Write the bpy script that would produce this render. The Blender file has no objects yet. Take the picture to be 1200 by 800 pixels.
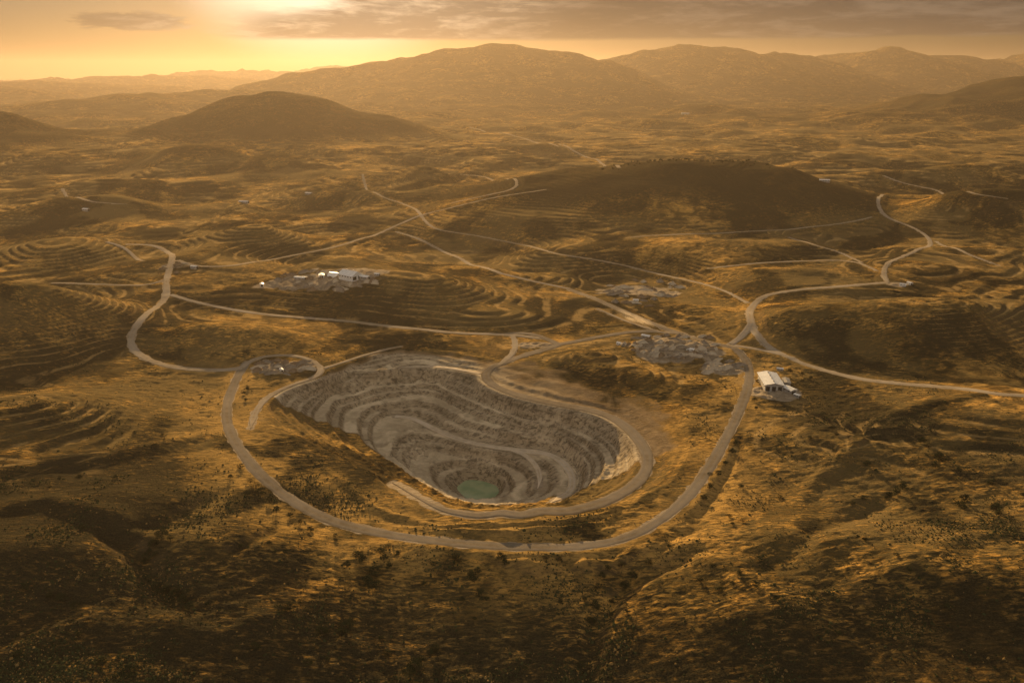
import bpy, bmesh, math, random
import numpy as np
from mathutils import Vector, Matrix

random.seed(7)
sc = bpy.context.scene
C = sc.collection
R = math.radians

# ------------------------------------------------------------------ camera
F = 942.0            # focal length in pixels of the 1200 px wide photograph
PITCH = 18.5
H = 360.0
cam_d = bpy.data.cameras.new('camera')
cam = bpy.data.objects.new('camera', cam_d)
C.objects.link(cam)
cam.location = (0, 0, H)
cam.rotation_euler = (R(90 - PITCH), 0, 0)
cam_d.sensor_width = 36
cam_d.lens = 36 * F / 1200
cam_d.clip_start = 1
cam_d.clip_end = 200000
sc.camera = cam

# ------------------------------------------------------------------ light
SUN_EL, SUN_AZ = 11.0, -12.0      # azimuth measured from +Y towards +X
SUN_STR = 5.0
SKY_STR = 0.055
EXPOSURE = 1.28
HAZE_DENSITY = 3.2e-5
HAZE_G = 0.50

sun_d = bpy.data.lights.new('sun', 'SUN')
sun_d.energy = SUN_STR
sun_d.angle = R(0.6)
sun_d.color = (1.0, 0.69, 0.34)
sun = bpy.data.objects.new('sun', sun_d)
C.objects.link(sun)
sd = Vector((math.sin(R(SUN_AZ)) * math.cos(R(SUN_EL)), math.cos(R(SUN_AZ)) * math.cos(R(SUN_EL)), math.sin(R(SUN_EL))))
sun.rotation_euler = sd.to_track_quat('Z', 'Y').to_euler()
sun.location = (0, 0, 900)

world = bpy.data.worlds.new('World')
sc.world = world
world.use_nodes = True
sc.view_settings.view_transform = 'Standard'
sc.view_settings.look = 'None'
sc.view_settings.exposure = EXPOSURE
sc.view_settings.gamma = 1
sc.cycles.max_bounces = 5
sc.cycles.diffuse_bounces = 2
sc.cycles.volume_bounces = 1
sc.cycles.volume_step_rate = 4


class NT:
    """small helper to write node graphs"""
    def __init__(self, tree):
        self.t = tree
        tree.nodes.clear()

    def n(self, kind, **kw):
        nd = self.t.nodes.new(kind)
        for k, v in kw.items():
            if k.startswith('i_'):
                key = k[2:]
                key = int(key) if key.isdigit() else key.replace('_', ' ')
                sock = nd.inputs[key]
                if isinstance(v, bpy.types.NodeSocket):
                    self.t.links.new(v, sock)
                else:
                    sock.default_value = v
            else:
                setattr(nd, k, v)
        return nd

    def link(self, a, b):
        self.t.links.new(a, b)

    def math(self, op, a, b=0.0, c=None, clamp=False):
        nd = self.t.nodes.new('ShaderNodeMath')
        nd.operation = op
        nd.use_clamp = clamp
        for i, v in enumerate((a, b, c)):
            if v is None:
                continue
            if isinstance(v, bpy.types.NodeSocket):
                self.t.links.new(v, nd.inputs[i])
            else:
                nd.inputs[i].default_value = v
        return nd.outputs[0]

    def ramp(self, fac, lo, hi, a=0.0, b=1.0):
        nd = self.t.nodes.new('ShaderNodeMapRange')
        nd.interpolation_type = 'SMOOTHSTEP'
        nd.clamp = True
        self.t.links.new(fac, nd.inputs[0])
        for i, v in ((1, lo), (2, hi), (3, a), (4, b)):
            if isinstance(v, bpy.types.NodeSocket):
                self.t.links.new(v, nd.inputs[i])
            else:
                nd.inputs[i].default_value = v
        return nd.outputs[0]

    def mix(self, fac, a, b, blend='MIX'):
        nd = self.t.nodes.new('ShaderNodeMix')
        nd.data_type = 'RGBA'
        nd.blend_type = blend
        for s, v in ((nd.inputs[0], fac), (nd.inputs[6], a), (nd.inputs[7], b)):
            if isinstance(v, bpy.types.NodeSocket):
                self.t.links.new(v, s)
            else:
                s.default_value = v if not isinstance(v, tuple) or len(v) == 4 else (*v, 1)
        return nd.outputs[2]

    def noise(self, vec, scale, detail=4, rough=0.55, dist=0.0, typ=None):
        nd = self.n('ShaderNodeTexNoise')
        if typ:
            nd.noise_type = typ
        self.t.links.new(vec, nd.inputs['Vector'])
        nd.inputs['Scale'].default_value = scale
        nd.inputs['Detail'].default_value = detail
        nd.inputs['Roughness'].default_value = rough
        nd.inputs['Distortion'].default_value = dist
        return nd.outputs[0]


# ------------------------------------------------------------------ sky and clouds (world)
def build_world():
    g = NT(world.node_tree)
    out = g.n('ShaderNodeOutputWorld')
    bg = g.n('ShaderNodeBackground')
    bg.inputs['Strength'].default_value = SKY_STR
    sky = g.n('ShaderNodeTexSky')
    sky.sky_type = 'NISHITA'
    sky.sun_disc = False
    sky.sun_elevation = R(SUN_EL)
    sky.sun_rotation = R(SUN_AZ)
    sky.altitude = 500
    sky.air_density = 1.3
    sky.dust_density = 1.2
    sky.ozone_density = 0.6
    col = g.mix(1.0, sky.outputs[0], (0.10, 0.104, 0.15), 'MULTIPLY')
    tc = g.n('ShaderNodeTexCoord')
    sep = g.n('ShaderNodeSeparateXYZ', i_0=tc.outputs['Generated'])
    az = g.math('MULTIPLY', g.math('ARCTAN2', sep.outputs[0], sep.outputs[1]), 57.2958)   # degrees
    el = g.math('MULTIPLY', g.math('ARCSINE', sep.outputs[2]), 57.2958)
    cv = g.n('ShaderNodeCombineXYZ', i_0=g.math('MULTIPLY', az, 0.10), i_1=g.math('MULTIPLY', el, 0.55), i_2=0.0).outputs[0]
    n1 = g.noise(cv, 1.2, 7, 0.62, 0.6)
    n2 = g.noise(cv, 5.0, 6, 0.65, 0.3)
    nn = g.math('ADD', g.math('MULTIPLY', n1, 0.65), g.math('MULTIPLY', n2, 0.35))
    # long bank: flat base near 2.7 degrees, frayed top rising to the right
    nj = g.math('SUBTRACT', nn, 0.5)
    elj = g.math('ADD', el, g.math('MULTIPLY', nj, 2.6))
    base = g.ramp(g.math('ADD', el, g.math('MULTIPLY', nj, 0.6)), 1.9, 2.2)
    topedge = g.ramp(az, -15.0, 3.0, 3.3, 11.0)
    top = g.ramp(g.math('SUBTRACT', elj, topedge), -0.55, 0.9, 1.0, 0.0)
    leftcut = g.ramp(g.math('ADD', az, g.math('MULTIPLY', nj, 9.0)), -20.0, -15.0)
    bank = g.math('MULTIPLY', g.math('MULTIPLY', base, top), leftcut)
    # small cloud on the left, az about -26, el about 3.2
    dx = g.math('DIVIDE', g.math('ADD', az, 24.0), 3.2)
    dy = g.math('DIVIDE', g.math('SUBTRACT', el, 2.95), 0.55)
    dd = g.math('ADD', g.math('MULTIPLY', dx, dx), g.math('MULTIPLY', dy, dy))
    small = g.ramp(g.math('ADD', dd, g.math('MULTIPLY', nj, -7.0)), 0.5, 1.3, 0.85, 0.0)
    # unseen veil higher up, added as overhead fill light
    high = g.ramp(n1, 0.45, 0.75)
    high = g.math('MULTIPLY', g.math('ADD', high, 0.35), g.ramp(el, 8.0, 20.0))
    back = g.math('MULTIPLY', g.ramp(sep.outputs[1], 0.1, -0.5), g.ramp(el, 0.0, 6.0))  # added fill from clouds behind the camera
    back = g.math('MULTIPLY', back, g.ramp(n1, 0.25, 0.6, 0.75, 1.0))
    cl = g.math('MAXIMUM', bank, small)
    # cloud tone: thick grey body, gilded thin parts close to the sun
    sunv = Vector(sd)
    vm = g.n('ShaderNodeVectorMath', operation='DOT_PRODUCT')
    g.link(tc.outputs['Generated'], vm.inputs[0])
    vm.inputs[1].default_value = sunv
    near = g.ramp(vm.outputs['Value'], 0.945, 0.999)
    body = g.mix(near, (0.3, 0.32, 0.35), (1.7, 1.35, 1.05))
    lit = g.mix(near, (4.0, 3.0, 2.1), (20.0, 15.0, 9.5))
    gild = g.ramp(nn, 0.46, 0.62)
    ccol = g.mix(g.math('MULTIPLY', gild, 0.20), body, lit)
    # bright aureole where the hidden sun lights the thin cloud round it
    aur = g.ramp(vm.outputs['Value'], 0.978, 0.997)
    col = g.mix(aur, col, (10.5, 8.8, 6.4))
    final = g.mix(g.math('MULTIPLY', cl, 0.97), col, ccol)
    # added overhead cloud out of view, brightened to fill the shaded ground
    final = g.mix(g.math('MINIMUM', high, 0.9), final, (2.75, 2.55, 2.35))
    # bright clouds behind the camera, unseen, added to fill the shaded pit wall
    final = g.mix(back, final, (4.6, 4.3, 3.9))
    g.link(final, bg.inputs['Color'])
    g.link(bg.outputs[0], out.inputs[0])


build_world()

# ------------------------------------------------------------------ object bookkeeping
def tag(o, label=None, cat=None, group=None, kind=None):
    if label: o['label'] = label
    if cat: o['category'] = cat
    if group: o['group'] = group
    if kind: o['kind'] = kind
    return o


def empty(name, loc, rz=0.0, scale=1.0):
    o = bpy.data.objects.new(name, None)
    o.location = loc
    o.rotation_euler = (0, 0, rz)
    o.scale = (scale,) * 3
    C.objects.link(o)
    return o


def mesh_obj(name, verts, faces, mat, parent=None, smooth=False):
    me = bpy.data.meshes.new(name)
    me.from_pydata([tuple(v) for v in verts], [], [tuple(f) for f in faces])
    me.materials.append(mat)
    if smooth:
        me.polygons.foreach_set('use_smooth', [True] * len(me.polygons))
    o = bpy.data.objects.new(name, me)
    C.objects.link(o)
    o.parent = parent
    return o


def copy_tree(o, parent=None):
    c = o.copy()
    C.objects.link(c)
    c.parent = parent
    for ch in list(o.children):
        copy_tree(ch, c)
    return c


# ------------------------------------------------------------------ numpy noise
_rs = np.random.RandomState(11)
_perm = _rs.permutation(1024).astype(np.int32)
_perm2 = np.concatenate([_perm, _perm, _perm]).astype(np.int32)
_ang = _rs.rand(1024) * 2 * np.pi
_gx, _gy = np.cos(_ang).astype(np.float32), np.sin(_ang).astype(np.float32)


def pn(x, y, seed=0):
    """gradient noise, about -0.7 .. 0.7"""
    x = np.asarray(x, np.float64) + seed * 37.31
    y = np.asarray(y, np.float64) + seed * 91.7
    xi = np.floor(x); yi = np.floor(y)
    fx = (x - xi).astype(np.float32); fy = (y - yi).astype(np.float32)
    xi = xi.astype(np.int64) & 1023; yi = yi.astype(np.int64) & 1023
    u = fx * fx * fx * (fx * (fx * 6 - 15) + 10)
    v = fy * fy * fy * (fy * (fy * 6 - 15) + 10)

    def g(ix, iy, dx, dy):
        h = _perm2[_perm2[ix & 1023] + iy] & 1023
        return _gx[h] * dx + _gy[h] * dy
    xi1 = (xi + 1) & 1023; yi1 = (yi + 1) & 1023
    a = g(xi, yi, fx, fy); b = g(xi1, yi, fx - 1, fy)
    c = g(xi, yi1, fx, fy - 1); d = g(xi1, yi1, fx - 1, fy - 1)
    return (a + (b - a) * u) * (1 - v) + (c + (d - c) * u) * v


def fbm(x, y, wl, octs, seed=0, gain=0.5):
    s = 0; a = 1.0
    for i in range(octs):
        s = s + a * pn(x / wl, y / wl, seed + i)
        wl *= 0.5; a *= gain
    return s


def ridged(x, y, wl, octs, seed=0, gain=0.5):
    s = 0; a = 1.0
    for i in range(octs):
        s = s + a * (0.5 - np.abs(pn(x / wl, y / wl, seed + i)) * 1.6)
        wl *= 0.5; a *= gain
    return s


def sst(a, b, x):
    t = np.clip((x - a) / (b - a), 0, 1)
    return t * t * (3 - 2 * t)


# ------------------------------------------------------------------ photograph rays met with the ground
cp, sp = math.cos(R(PITCH)), math.sin(R(PITCH))


def rays(pts):
    p = np.asarray(pts, float)
    dx = p[:, 0] - 600
    dv = 400 - p[:, 1]
    return np.stack([dx, F * cp + dv * sp, -F * sp + dv * cp], 1)


def plane(pts, z=0.0):
    d = rays(pts)
    t = (z - H) / d[:, 2]
    return d[:, :2] * t[:, None]


def dep(row):
    return math.tan(R(PITCH) + math.atan((row - 400) / F))


# ------------------------------------------------------------------ terrain, base shape
def seg_dist(x, y, pl):
    """distance to a polyline and parameter 0..1 along it"""
    best = np.full(x.shape, 1e9); par = np.zeros(x.shape)
    n = len(pl) - 1
    for i in range(n):
        ax, ay = pl[i]; bx, by = pl[i + 1]
        vx, vy = bx - ax, by - ay
        L = vx * vx + vy * vy + 1e-9
        t = np.clip(((x - ax) * vx + (y - ay) * vy) / L, 0, 1)
        d = np.hypot(x - ax - t * vx, y - ay - t * vy)
        m = d < best
        best = np.where(m, d, best); par = np.where(m, (i + t) / n, par)
    return best, par


# hills given by where the top shows: column, row of the top, distance, half widths (px, m), squareness
HILLS = [
    (818, 188, 2320, 150, 330, 2.0), (950, 224, 2300, 75, 240, 2), (685, 205, 2350, 115, 280, 2), (580, 236, 2350, 85, 210, 2),
    (335, 106, 4700, 92, 620, 1.7), (410, 140, 4400, 80, 420, 2), (250, 140, 4600, 60, 420, 2),
    (240, 168, 3200, 58, 280, 1.8), (320, 190, 3050, 60, 200, 2),
    (-40, 130, 3900, 95, 480, 1.8), (70, 175, 3300, 60, 260, 2),
    (500, 197, 2700, 30, 130, 2.2),
    (570, 57, 11000, 115, 1500, 1.6), (455, 76, 11300, 95, 1100, 2), (370, 90, 10800, 80, 900, 2), (650, 72, 11200, 90, 1200, 2),
    (690, 80, 10500, 70, 1200, 2),
    (820, 57, 13000, 110, 1500, 1.7), (730, 72, 13200, 90, 1200, 2), (910, 68, 13500, 90, 1200, 2),
    (1025, 61, 15000, 80, 1500, 1.6), (1090, 68, 16000, 90, 1500, 2), (1180, 68, 17000, 80, 1500, 2), (960, 69, 16000, 70, 1500, 2),
    (1290, 70, 17000, 120, 1500, 2),
    (1230, 84, 6600, 120, 900, 1.9), (1100, 118, 6400, 90, 700, 2), (1010, 135, 6000, 70, 500, 2),
    (60, 99, 15000, 150, 1500, 2), (180, 90, 19000, 150, 1500, 2), (300, 84, 24000, 110, 1500, 2), (420, 78, 27000, 90, 1500, 2),
    (-60, 100, 12000, 100, 1400, 2), (270, 108, 9000, 90, 900, 2), (160, 112, 8000, 80, 700, 2),
    (640, 135, 7000, 60, 500, 2), (780, 130, 7200, 90, 600, 2), (620, 160, 4700, 50, 300, 2),
    (900, 160, 4300, 90, 300, 2),
]
# knolls: column, row on the level ground, height m, half widths m
KNOLLS = [
    (385, 328, 11, 105, 72), (500, 348, 17, 120, 80), (590, 372, 9, 70, 50), (300, 285, 20, 140, 90),
    (1055, 392, 42, 140, 90), (1180, 385, 32, 120, 85), (930, 392, 14, 60, 50), (250, 395, 19, 85, 50), (330, 400, 9, 60, 40),
    (60, 385, 46, 165, 90), (-60, 400, 30, 150, 120), (60, 300, 30, 160, 110), (860, 300, 18, 150, 80),
    (795, 412, 15, 62, 40), (1150, 262, 48, 190, 140), (660, 305, 14, 130, 60), (600, 325, 12, 110, 50),
    (740, 345, 7, 80, 50), (480, 395, 8, 60, 25), (400, 235, 24, 170, 100), (120, 250, 20, 180, 110),
    (560, 180, 26, 260, 160), (930, 330, 9, 90, 35), (820, 370, 8, 40, 30), (700, 215, 20, 120, 100),
    (1100, 215, 30, 260, 140), (520, 270, 10, 90, 70), (180, 225, 22, 200, 110), (700, 425, 14, 46, 30), (752, 446, 13, 42, 40),
    (50, 490, 14, 110, 60), (160, 600, 9, 70, 35), (1000, 520, 9, 90, 50), (1130, 500, 12, 90, 60), (980, 640, 7, 60, 40),
    (60, 660, 12, 55, 28), (300, 640, 6, 45, 28), (880, 720, 7, 40, 30), (1120, 690, 10, 60, 40),
]
# creases: height (negative = gully), half width, pixels on the level ground
CREASES = [
    (-7, 9, [(690, 810), (690, 750), (700, 705), (735, 672), (800, 650), (850, 640)]),
    (-6, 11, [(1062, 572), (1030, 592), (990, 612), (930, 650), (880, 685)]),
    (-10, 10, [(120, 628), (160, 655), (190, 690), (230, 712)]),
    (4, 12, [(790, 640), (860, 672), (940, 718), (1010, 775)]),
    (5, 13, [(-40, 790), (40, 762), (100, 735), (180, 733), (250, 738), (330, 712), (420, 680)]),
    (6, 14, [(-40, 560), (60, 552), (130, 540), (200, 525), (262, 500)]),
    (7, 12, [(-40, 612), (60, 605), (140, 626), (180, 660)]),
    (-6, 10, [(270, 570), (230, 600), (190, 625), (130, 640)]),
    (-4, 8, [(880, 478), (850, 560), (810, 620), (740, 655), (650, 672)]),
    (-5, 7, [(930, 480), (975, 500), (1010, 520), (1060, 520), (1100, 545)]),
    (5, 12, [(1200, 640), (1120, 650), (1040, 690), (960, 720)]),
    (4, 9, [(1210, 470), (1120, 480), (1040, 500), (960, 560), (900, 620)]),
    (-5, 7, [(330, 610), (300, 640), (250, 660)]),
    (5, 12, [(120, 300), (200, 290), (290, 240), (330, 215)]),
    (-7, 16, [(350, 300), (300, 260), (330, 235)]),
    (4, 10, [(890, 352), (960, 348), (1040, 350), (1120, 360), (1200, 352)]),
    (3, 4, [(440, 607), (520, 617), (600, 620), (680, 616), (740, 600)]),
    (2.5, 3.5, [(330, 500), (380, 545), (440, 590), (500, 608), (600, 611), (690, 605), (745, 588), (790, 556)]),
    (4, 5, [(560, 645), (640, 655), (720, 652), (780, 632)]),
]


def base_height(x, y):
    r = np.hypot(x, y)
    wx = x + 70 * pn(x / 420, y / 420, 50) + 0.05 * r * pn(x / 1500, y / 1500, 51)
    wy = y + 70 * pn(x / 420, y / 420, 52) + 0.05 * r * pn(x / 1500, y / 1500, 53)
    wk = 0.35 * (x - wx), 0.35 * (y - wy)
    h = np.zeros_like(x)
    for px, row, Y, spx, sy, p in HILLS:
        top = H - Y * dep(row)
        cx = (px - 600) / F * Y * 0.985
        sx = spx / F * Y
        m = 0.035 if Y > 2800 else 0.06
        q = np.sqrt(((x - cx + m * sx * 4 * pn(x / sx, y / sx, int(px) & 31)) / sx) ** 2 + ((y - Y + m * sy * 4 * pn(x / sy, y / sy, 7)) / sy) ** 2)
        hh = top * np.exp(-np.power(q, p) * 0.75)
        h = np.where(np.maximum(h, hh) > 0, np.power(np.maximum(h, 0) ** 3 + np.maximum(hh, 0) ** 3, 1 / 3), 0)
    kn = np.zeros_like(x)
    for px, row, hh, sx, sy in KNOLLS:
        if row < 405 and not 700 < px < 880: hh = hh * 1.3
        c = plane([(px, row)])[0]
        q = ((x + wk[0] - c[0]) / sx) ** 2 + ((y + wk[1] - c[1]) / sy) ** 2
        kn = kn + hh * np.exp(-q)
    # rolling ground, quiet near the pit
    quiet = 1 - np.exp(-((x - 0) / 520) ** 2 - ((y - 860) / 430) ** 2)
    roll = fbm(wx, wy, 560, 3, 60) * (40 + 0.003 * r) + ridged(wx, wy, 2300, 3, 66) * np.clip((r - 2000) / 4000, 0, 1) * 22
    h = h + kn + roll * quiet + 60 * sst(5000, 14000, r) * 0
    h = h + (fbm(wx + 300, wy, 270, 2, 180) * 11 + 3) * sst(930, 1250, y + 0.25 * np.abs(x)) * (1 - 0.8 * sst(1900, 2700, r)) * quiet
    # ridges running down the big hills and the country between them
    h = h + ridged(wx, wy, 520, 3, 90) * sst(1500, 3000, r) * (1 - 0.7 * sst(3500, 5000, r)) * 9 + ridged(x, y, 1500, 2, 95) * sst(4000, 9000, r) * 12
    # foreground falls away towards the viewer
    h = h - 0.13 * np.maximum(0, 585 - y) * sst(0, 60, 585 - y) + 0.075 * np.maximum(0, np.abs(x - 50) - 15) * sst(610, 470, y)
    for a, w, pl in CREASES:
        pw = plane(pl)
        x0, y0 = pw.min(0) - 5 * w; x1, y1 = pw.max(0) + 5 * w
        m = (x > x0) & (x < x1) & (y > y0) & (y < y1)
        if m.any():
            ww = w * 1.0
            X = x[m] + 5 * pn(x[m] / 22, y[m] / 22, 3); Y = y[m] + 5 * pn(x[m] / 22, y[m] / 22, 4)
            d, t = seg_dist(X, Y, pw)
            h[m] += 0.8 * a * np.exp(-(d / ww) ** 2) * np.clip(np.sin(np.pi * np.clip(t, 0.02, 0.98)) * 1.6, 0, 1)
    return h


def terraces(h, x, y, r):
    """stepped contour terraces; step grows with the hills"""
    jit = 1.6 * fbm(x, y, 150, 3, 20) + 0.35 * fbm(x, y, 28, 2, 25)
    step = np.where(r + 500 * pn(x / 300, y / 300, 33) > 2700, 7.6, 3.8)
    u = (h + jit) / step
    fr = u - np.floor(u)
    st = (np.floor(u) + sst(0.52, 0.98, fr) + 0.10 * (fr - sst(0.52, 0.98, fr))) * step - jit
    w = sst(-0.35, 0.0, fbm(x, y, 380, 2, 30))
    w = w * sst(640, 900, y + 0.3 * np.abs(x)) * (1 - sst(4200, 6500, r))
    w = np.maximum(w, 0.0)
    lip = np.exp(-((fr - 0.44) / 0.15) ** 2) * w
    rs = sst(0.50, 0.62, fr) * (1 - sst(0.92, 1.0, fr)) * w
    return h + (st - h) * w, w, lip, rs


def point_in(x, y, poly):
    ins = np.zeros(x.shape, bool)
    n = len(poly)
    for i in range(n):
        ax, ay = poly[i]; bx, by = poly[(i + 1) % n]
        c = ((ay > y) != (by > y))
        xs = (bx - ax) * (y - ay) / (by - ay + 1e-12) + ax
        ins ^= c & (x < xs)
    return ins


def catmull(pts, step, closed=False):
    p = np.asarray(pts, float)
    n = len(p)
    if closed:
        q = np.concatenate([p[-1:], p, p[:2]])
        segs = n
    else:
        q = np.concatenate([2 * p[:1] - p[1:2], p, 2 * p[-1:] - p[-2:-1]])
        segs = n - 1
    out = []
    for i in range(segs):
        a, b, c, d = q[i], q[i + 1], q[i + 2], q[i + 3]
        L = np.linalg.norm((c - b)[:2])
        k = max(1, int(L / step))
        for j in range(k):
            t = j / k
            out.append(0.5 * ((2 * b) + (c - a) * t + (2 * a - 5 * b + 4 * c - d) * t * t + (-a + 3 * b - 3 * c + d) * t ** 3))
    if not closed:
        out.append(p[-1])
    return np.array(out)


# ------------------------------------------------------------------ the pit, from its bench lines
RIM = [(387, 433), (352, 446), (323, 457), (301, 473), (314, 490), (340, 507), (368, 521), (398, 534), (428, 549), (459, 565), (490, 581),
       (520, 594), (560, 600), (610, 603), (660, 599), (710, 592), (755, 581), (793, 558), (812, 520), (806, 480), (776, 452), (722, 432),
       (660, 420), (615, 421), (585, 414), (545, 406), (500, 404), (465, 405), (435, 411), (410, 421)]
BENCH = [
    (-10, [(561, 439), (585, 457), (645, 473), (690, 481), (722, 492), (746, 513), (760, 534), (760, 551), (743, 569), (708, 586), (662, 597),
           (610, 602), (557, 602), (520, 596), (490, 583), (456, 567), (421, 549), (388, 531), (356, 512), (331, 494), (317, 477), (338, 461),
           (372, 451), (410, 441), (440, 435), (475, 432), (520, 432)]),
    (-29, [(450, 452), (480, 447), (510, 450), (535, 463), (582, 482), (625, 495), (665, 502), (700, 520), (715, 540), (712, 560), (690, 580),
           (650, 594), (600, 598), (550, 597), (515, 588), (476, 571), (440, 553), (411, 533), (386, 509), (374, 488), (385, 468), (412, 456)]),
    (-41, [(455, 470), (482, 465), (512, 469), (530, 477), (555, 491), (600, 506), (635, 512), (660, 520), (677, 535), (686, 552), (682, 570),
           (660, 585), (620, 594), (570, 595), (530, 588), (495, 570), (465, 550), (433, 532), (411, 509), (410, 490), (425, 477)]),
    (-54, [(457, 490), (475, 489), (495, 497), (512, 507), (550, 520), (595, 527), (635, 530), (660, 540), (675, 558), (672, 575), (655, 586),
           (630, 592), (580, 594), (540, 588), (505, 572), (475, 552), (452, 533), (442, 515), (445, 500)]),
    (-67, [(500, 536), (530, 536), (568, 542), (596, 553), (612, 566), (616, 578), (600, 588), (570, 592), (535, 588), (508, 577), (490, 562), (482, 546)]),
]
SHORE = [(536, 571), (542, 565), (548, 561), (562, 562), (576, 566), (585, 573), (582, 580), (574, 586), (556, 589), (546, 584), (540, 578)]
LAKE_Z = -85.0
rim_w = catmull(plane(RIM, 0), 4, True)
shore_w = catmull(plane(SHORE, LAKE_Z), 3, True)
PX0, PX1, PY0, PY1 = -420.0, 330.0, 540.0, 1130.0


def solve_pit():
    curves = [(0.0, rim_w)] + [(z, catmull(plane(p, z), 2.0, True)) for z, p in BENCH] + [(LAKE_Z + 0.2, shore_w)]
    prev = None
    for cell in (16.0, 8.0, 4.0, 2.0):
        nx = int(round((PX1 - PX0) / cell)) + 1; ny = int(round((PY1 - PY0) / cell)) + 1
        gx = np.linspace(PX0, PX1, nx); gy = np.linspace(PY0, PY1, ny)
        X, Y = np.meshgrid(gx, gy)
        ins = point_in(X, Y, rim_w)
        lake = point_in(X, Y, shore_w)
        if prev is None:
            Z = np.where(ins, -30.0, 0.0)
        else:
            pgx, pgy, pz = prev
            ix = np.clip((X - PX0) / (pgx[1] - pgx[0]), 0, len(pgx) - 1.001); iy = np.clip((Y - PY0) / (pgy[1] - pgy[0]), 0, len(pgy) - 1.001)
            i0 = ix.astype(int); j0 = iy.astype(int); fx = ix - i0; fy = iy - j0
            Z = (pz[j0, i0] * (1 - fx) + pz[j0, i0 + 1] * fx) * (1 - fy) + (pz[j0 + 1, i0] * (1 - fx) + pz[j0 + 1, i0 + 1] * fx) * fy
        fixed = ~ins | lake
        Z = np.where(~ins, 0.0, Z)
        Z = np.where(lake, LAKE_Z - 2.0, Z)
        for z, c in curves:
            i = np.clip(np.round((c[:, 0] - PX0) / cell).astype(int), 0, nx - 1)
            j = np.clip(np.round((c[:, 1] - PY0) / cell).astype(int), 0, ny - 1)
            ok = ~lake[j, i] if z > LAKE_Z + 1 else np.ones(len(i), bool)
            Z[j[ok], i[ok]] = z
            fixed[j[ok], i[ok]] = True
        F0 = Z.copy()
        for k in range(260):
            Zn = Z.copy()
            Zn[1:-1, 1:-1] = 0.25 * (Z[:-2, 1:-1] + Z[2:, 1:-1] + Z[1:-1, :-2] + Z[1:-1, 2:])
            Z = np.where(fixed, F0, Zn)
        prev = (gx, gy, Z)
    # light smoothing removes raster steps
    for k in range(5):
        Z[1:-1, 1:-1] = 0.5 * Z[1:-1, 1:-1] + 0.125 * (Z[:-2, 1:-1] + Z[2:, 1:-1] + Z[1:-1, :-2] + Z[1:-1, 2:])
    return prev[0], prev[1], Z


pgx, pgy, pZ = solve_pit()
LEV = [0, -2.6, -5.1, -7.6, -10, -14.7, -19.5, -24.2, -29, -35, -41, -47.5, -54, -60.5, -67, -75, -85]
MAJOR = (-10, -29, -41, -54, -67)
_kx, _ky = [], []
for i in range(len(LEV)):
    z = LEV[i]
    up = (LEV[i - 1] - z) if i else 4
    dn = (z - LEV[i + 1]) if i < len(LEV) - 1 else 4
    if z not in MAJOR:
        wu, wd = 0.20 * up, 0.20 * dn
    else:
        wu, wd = 0.46 * up, 0.46 * dn
    _kx += [z + wu, z - wd]; _ky += [z + 0.07 * wu, z - 0.07 * wd]
_kx = np.array(_kx)[::-1]; _ky = np.array(_ky)[::-1]


def bench_tread(z):
    t = np.zeros_like(z)
    for i, L in enumerate(LEV[1:-1], 1):
        s_ = 0.46 if L in MAJOR else 0.20
        wu, wd = s_ * (LEV[i - 1] - L), s_ * (L - LEV[i + 1])
        t = np.maximum(t, (1.0 if L in MAJOR else 0.6) * sst(L - wd * 1.2, L - wd * 0.8, z) * (1 - sst(L + wu * 0.8, L + wu * 1.2, z)))
    return t


def pit_depth(x, y):
    d = np.zeros_like(x); raw = np.zeros_like(x)
    m = (x > PX0) & (x < PX1) & (y > PY0) & (y < PY1)
    X = x[m]; Y = y[m]
    wx_ = X + 3.0 * fbm(X, Y, 45, 3, 40); wy_ = Y + 3.0 * fbm(X, Y, 45, 3, 44)
    c = pgx[1] - pgx[0]
    ix = np.clip((wx_ - PX0) / c, 0, len(pgx) - 1.001); iy = np.clip((wy_ - PY0) / (pgy[1] - pgy[0]), 0, len(pgy) - 1.001)
    i0 = ix.astype(int); j0 = iy.astype(int); fx = ix - i0; fy = iy - j0
    z = (pZ[j0, i0] * (1 - fx) + pZ[j0, i0 + 1] * fx) * (1 - fy) + (pZ[j0 + 1, i0] * (1 - fx) + pZ[j0 + 1, i0 + 1] * fx) * fy
    inside = z < -0.3
    tz = np.interp(z, _kx, _ky)
    face = np.clip(np.abs(tz - z) / 3.0, 0, 1)
    rub = sst(-3, -12, z)
    # broken rubble spur on the left of the lake
    sx, sy = plane([(480, 527)], -60)[0]
    spur = np.exp(-((X - sx) / 26) ** 2 - ((Y - sy) / 34) ** 2)
    t2 = z + (tz - z) * np.clip(1.0 - 0.9 * spur - 0.35 * sst(0.0, 0.4, fbm(X, Y, 90, 2, 48)), 0, 1)
    t2 = t2 + rub * (0.7 + 1.6 * spur) * ridged(X, Y, 26, 5, 70, 0.6) * 2.0 + spur * 7 - 3 * rub * spur
    t2 = t2 + rub * (0.35 + face) * 1.5 * ridged(X, Y, 11, 3, 77, 0.6) + spur * 5 * ridged(X, Y, 19, 3, 79, 0.65)
    lk = sst(LAKE_Z + 5, LAKE_Z + 0.5, z)
    t2 = t2 * (1 - lk) + np.minimum(z, t2) * lk
    d[m] = np.where(inside, t2, 0)
    raw[m] = np.where(inside, z, 0)
    return d, raw


# ------------------------------------------------------------------ polar grid
def make_axes():
    rr = [18.0]
    while rr[-1] < 40000:
        r = rr[-1]
        if r < 260:
            dr = 12
        else:
            dr = max(1.15, min((r * r + H * H) / (F * H) * (0.80 if r < 950 or r > 2700 else 0.55), r * 0.0042))
        rr.append(r + dr)
    rr = np.array(rr)
    dense = np.arange(-44.0, 44.01, 0.075)
    coarse = np.arange(46, 314.1, 2.0)
    az = np.radians(np.concatenate([dense, coarse]))
    return rr, az


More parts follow.
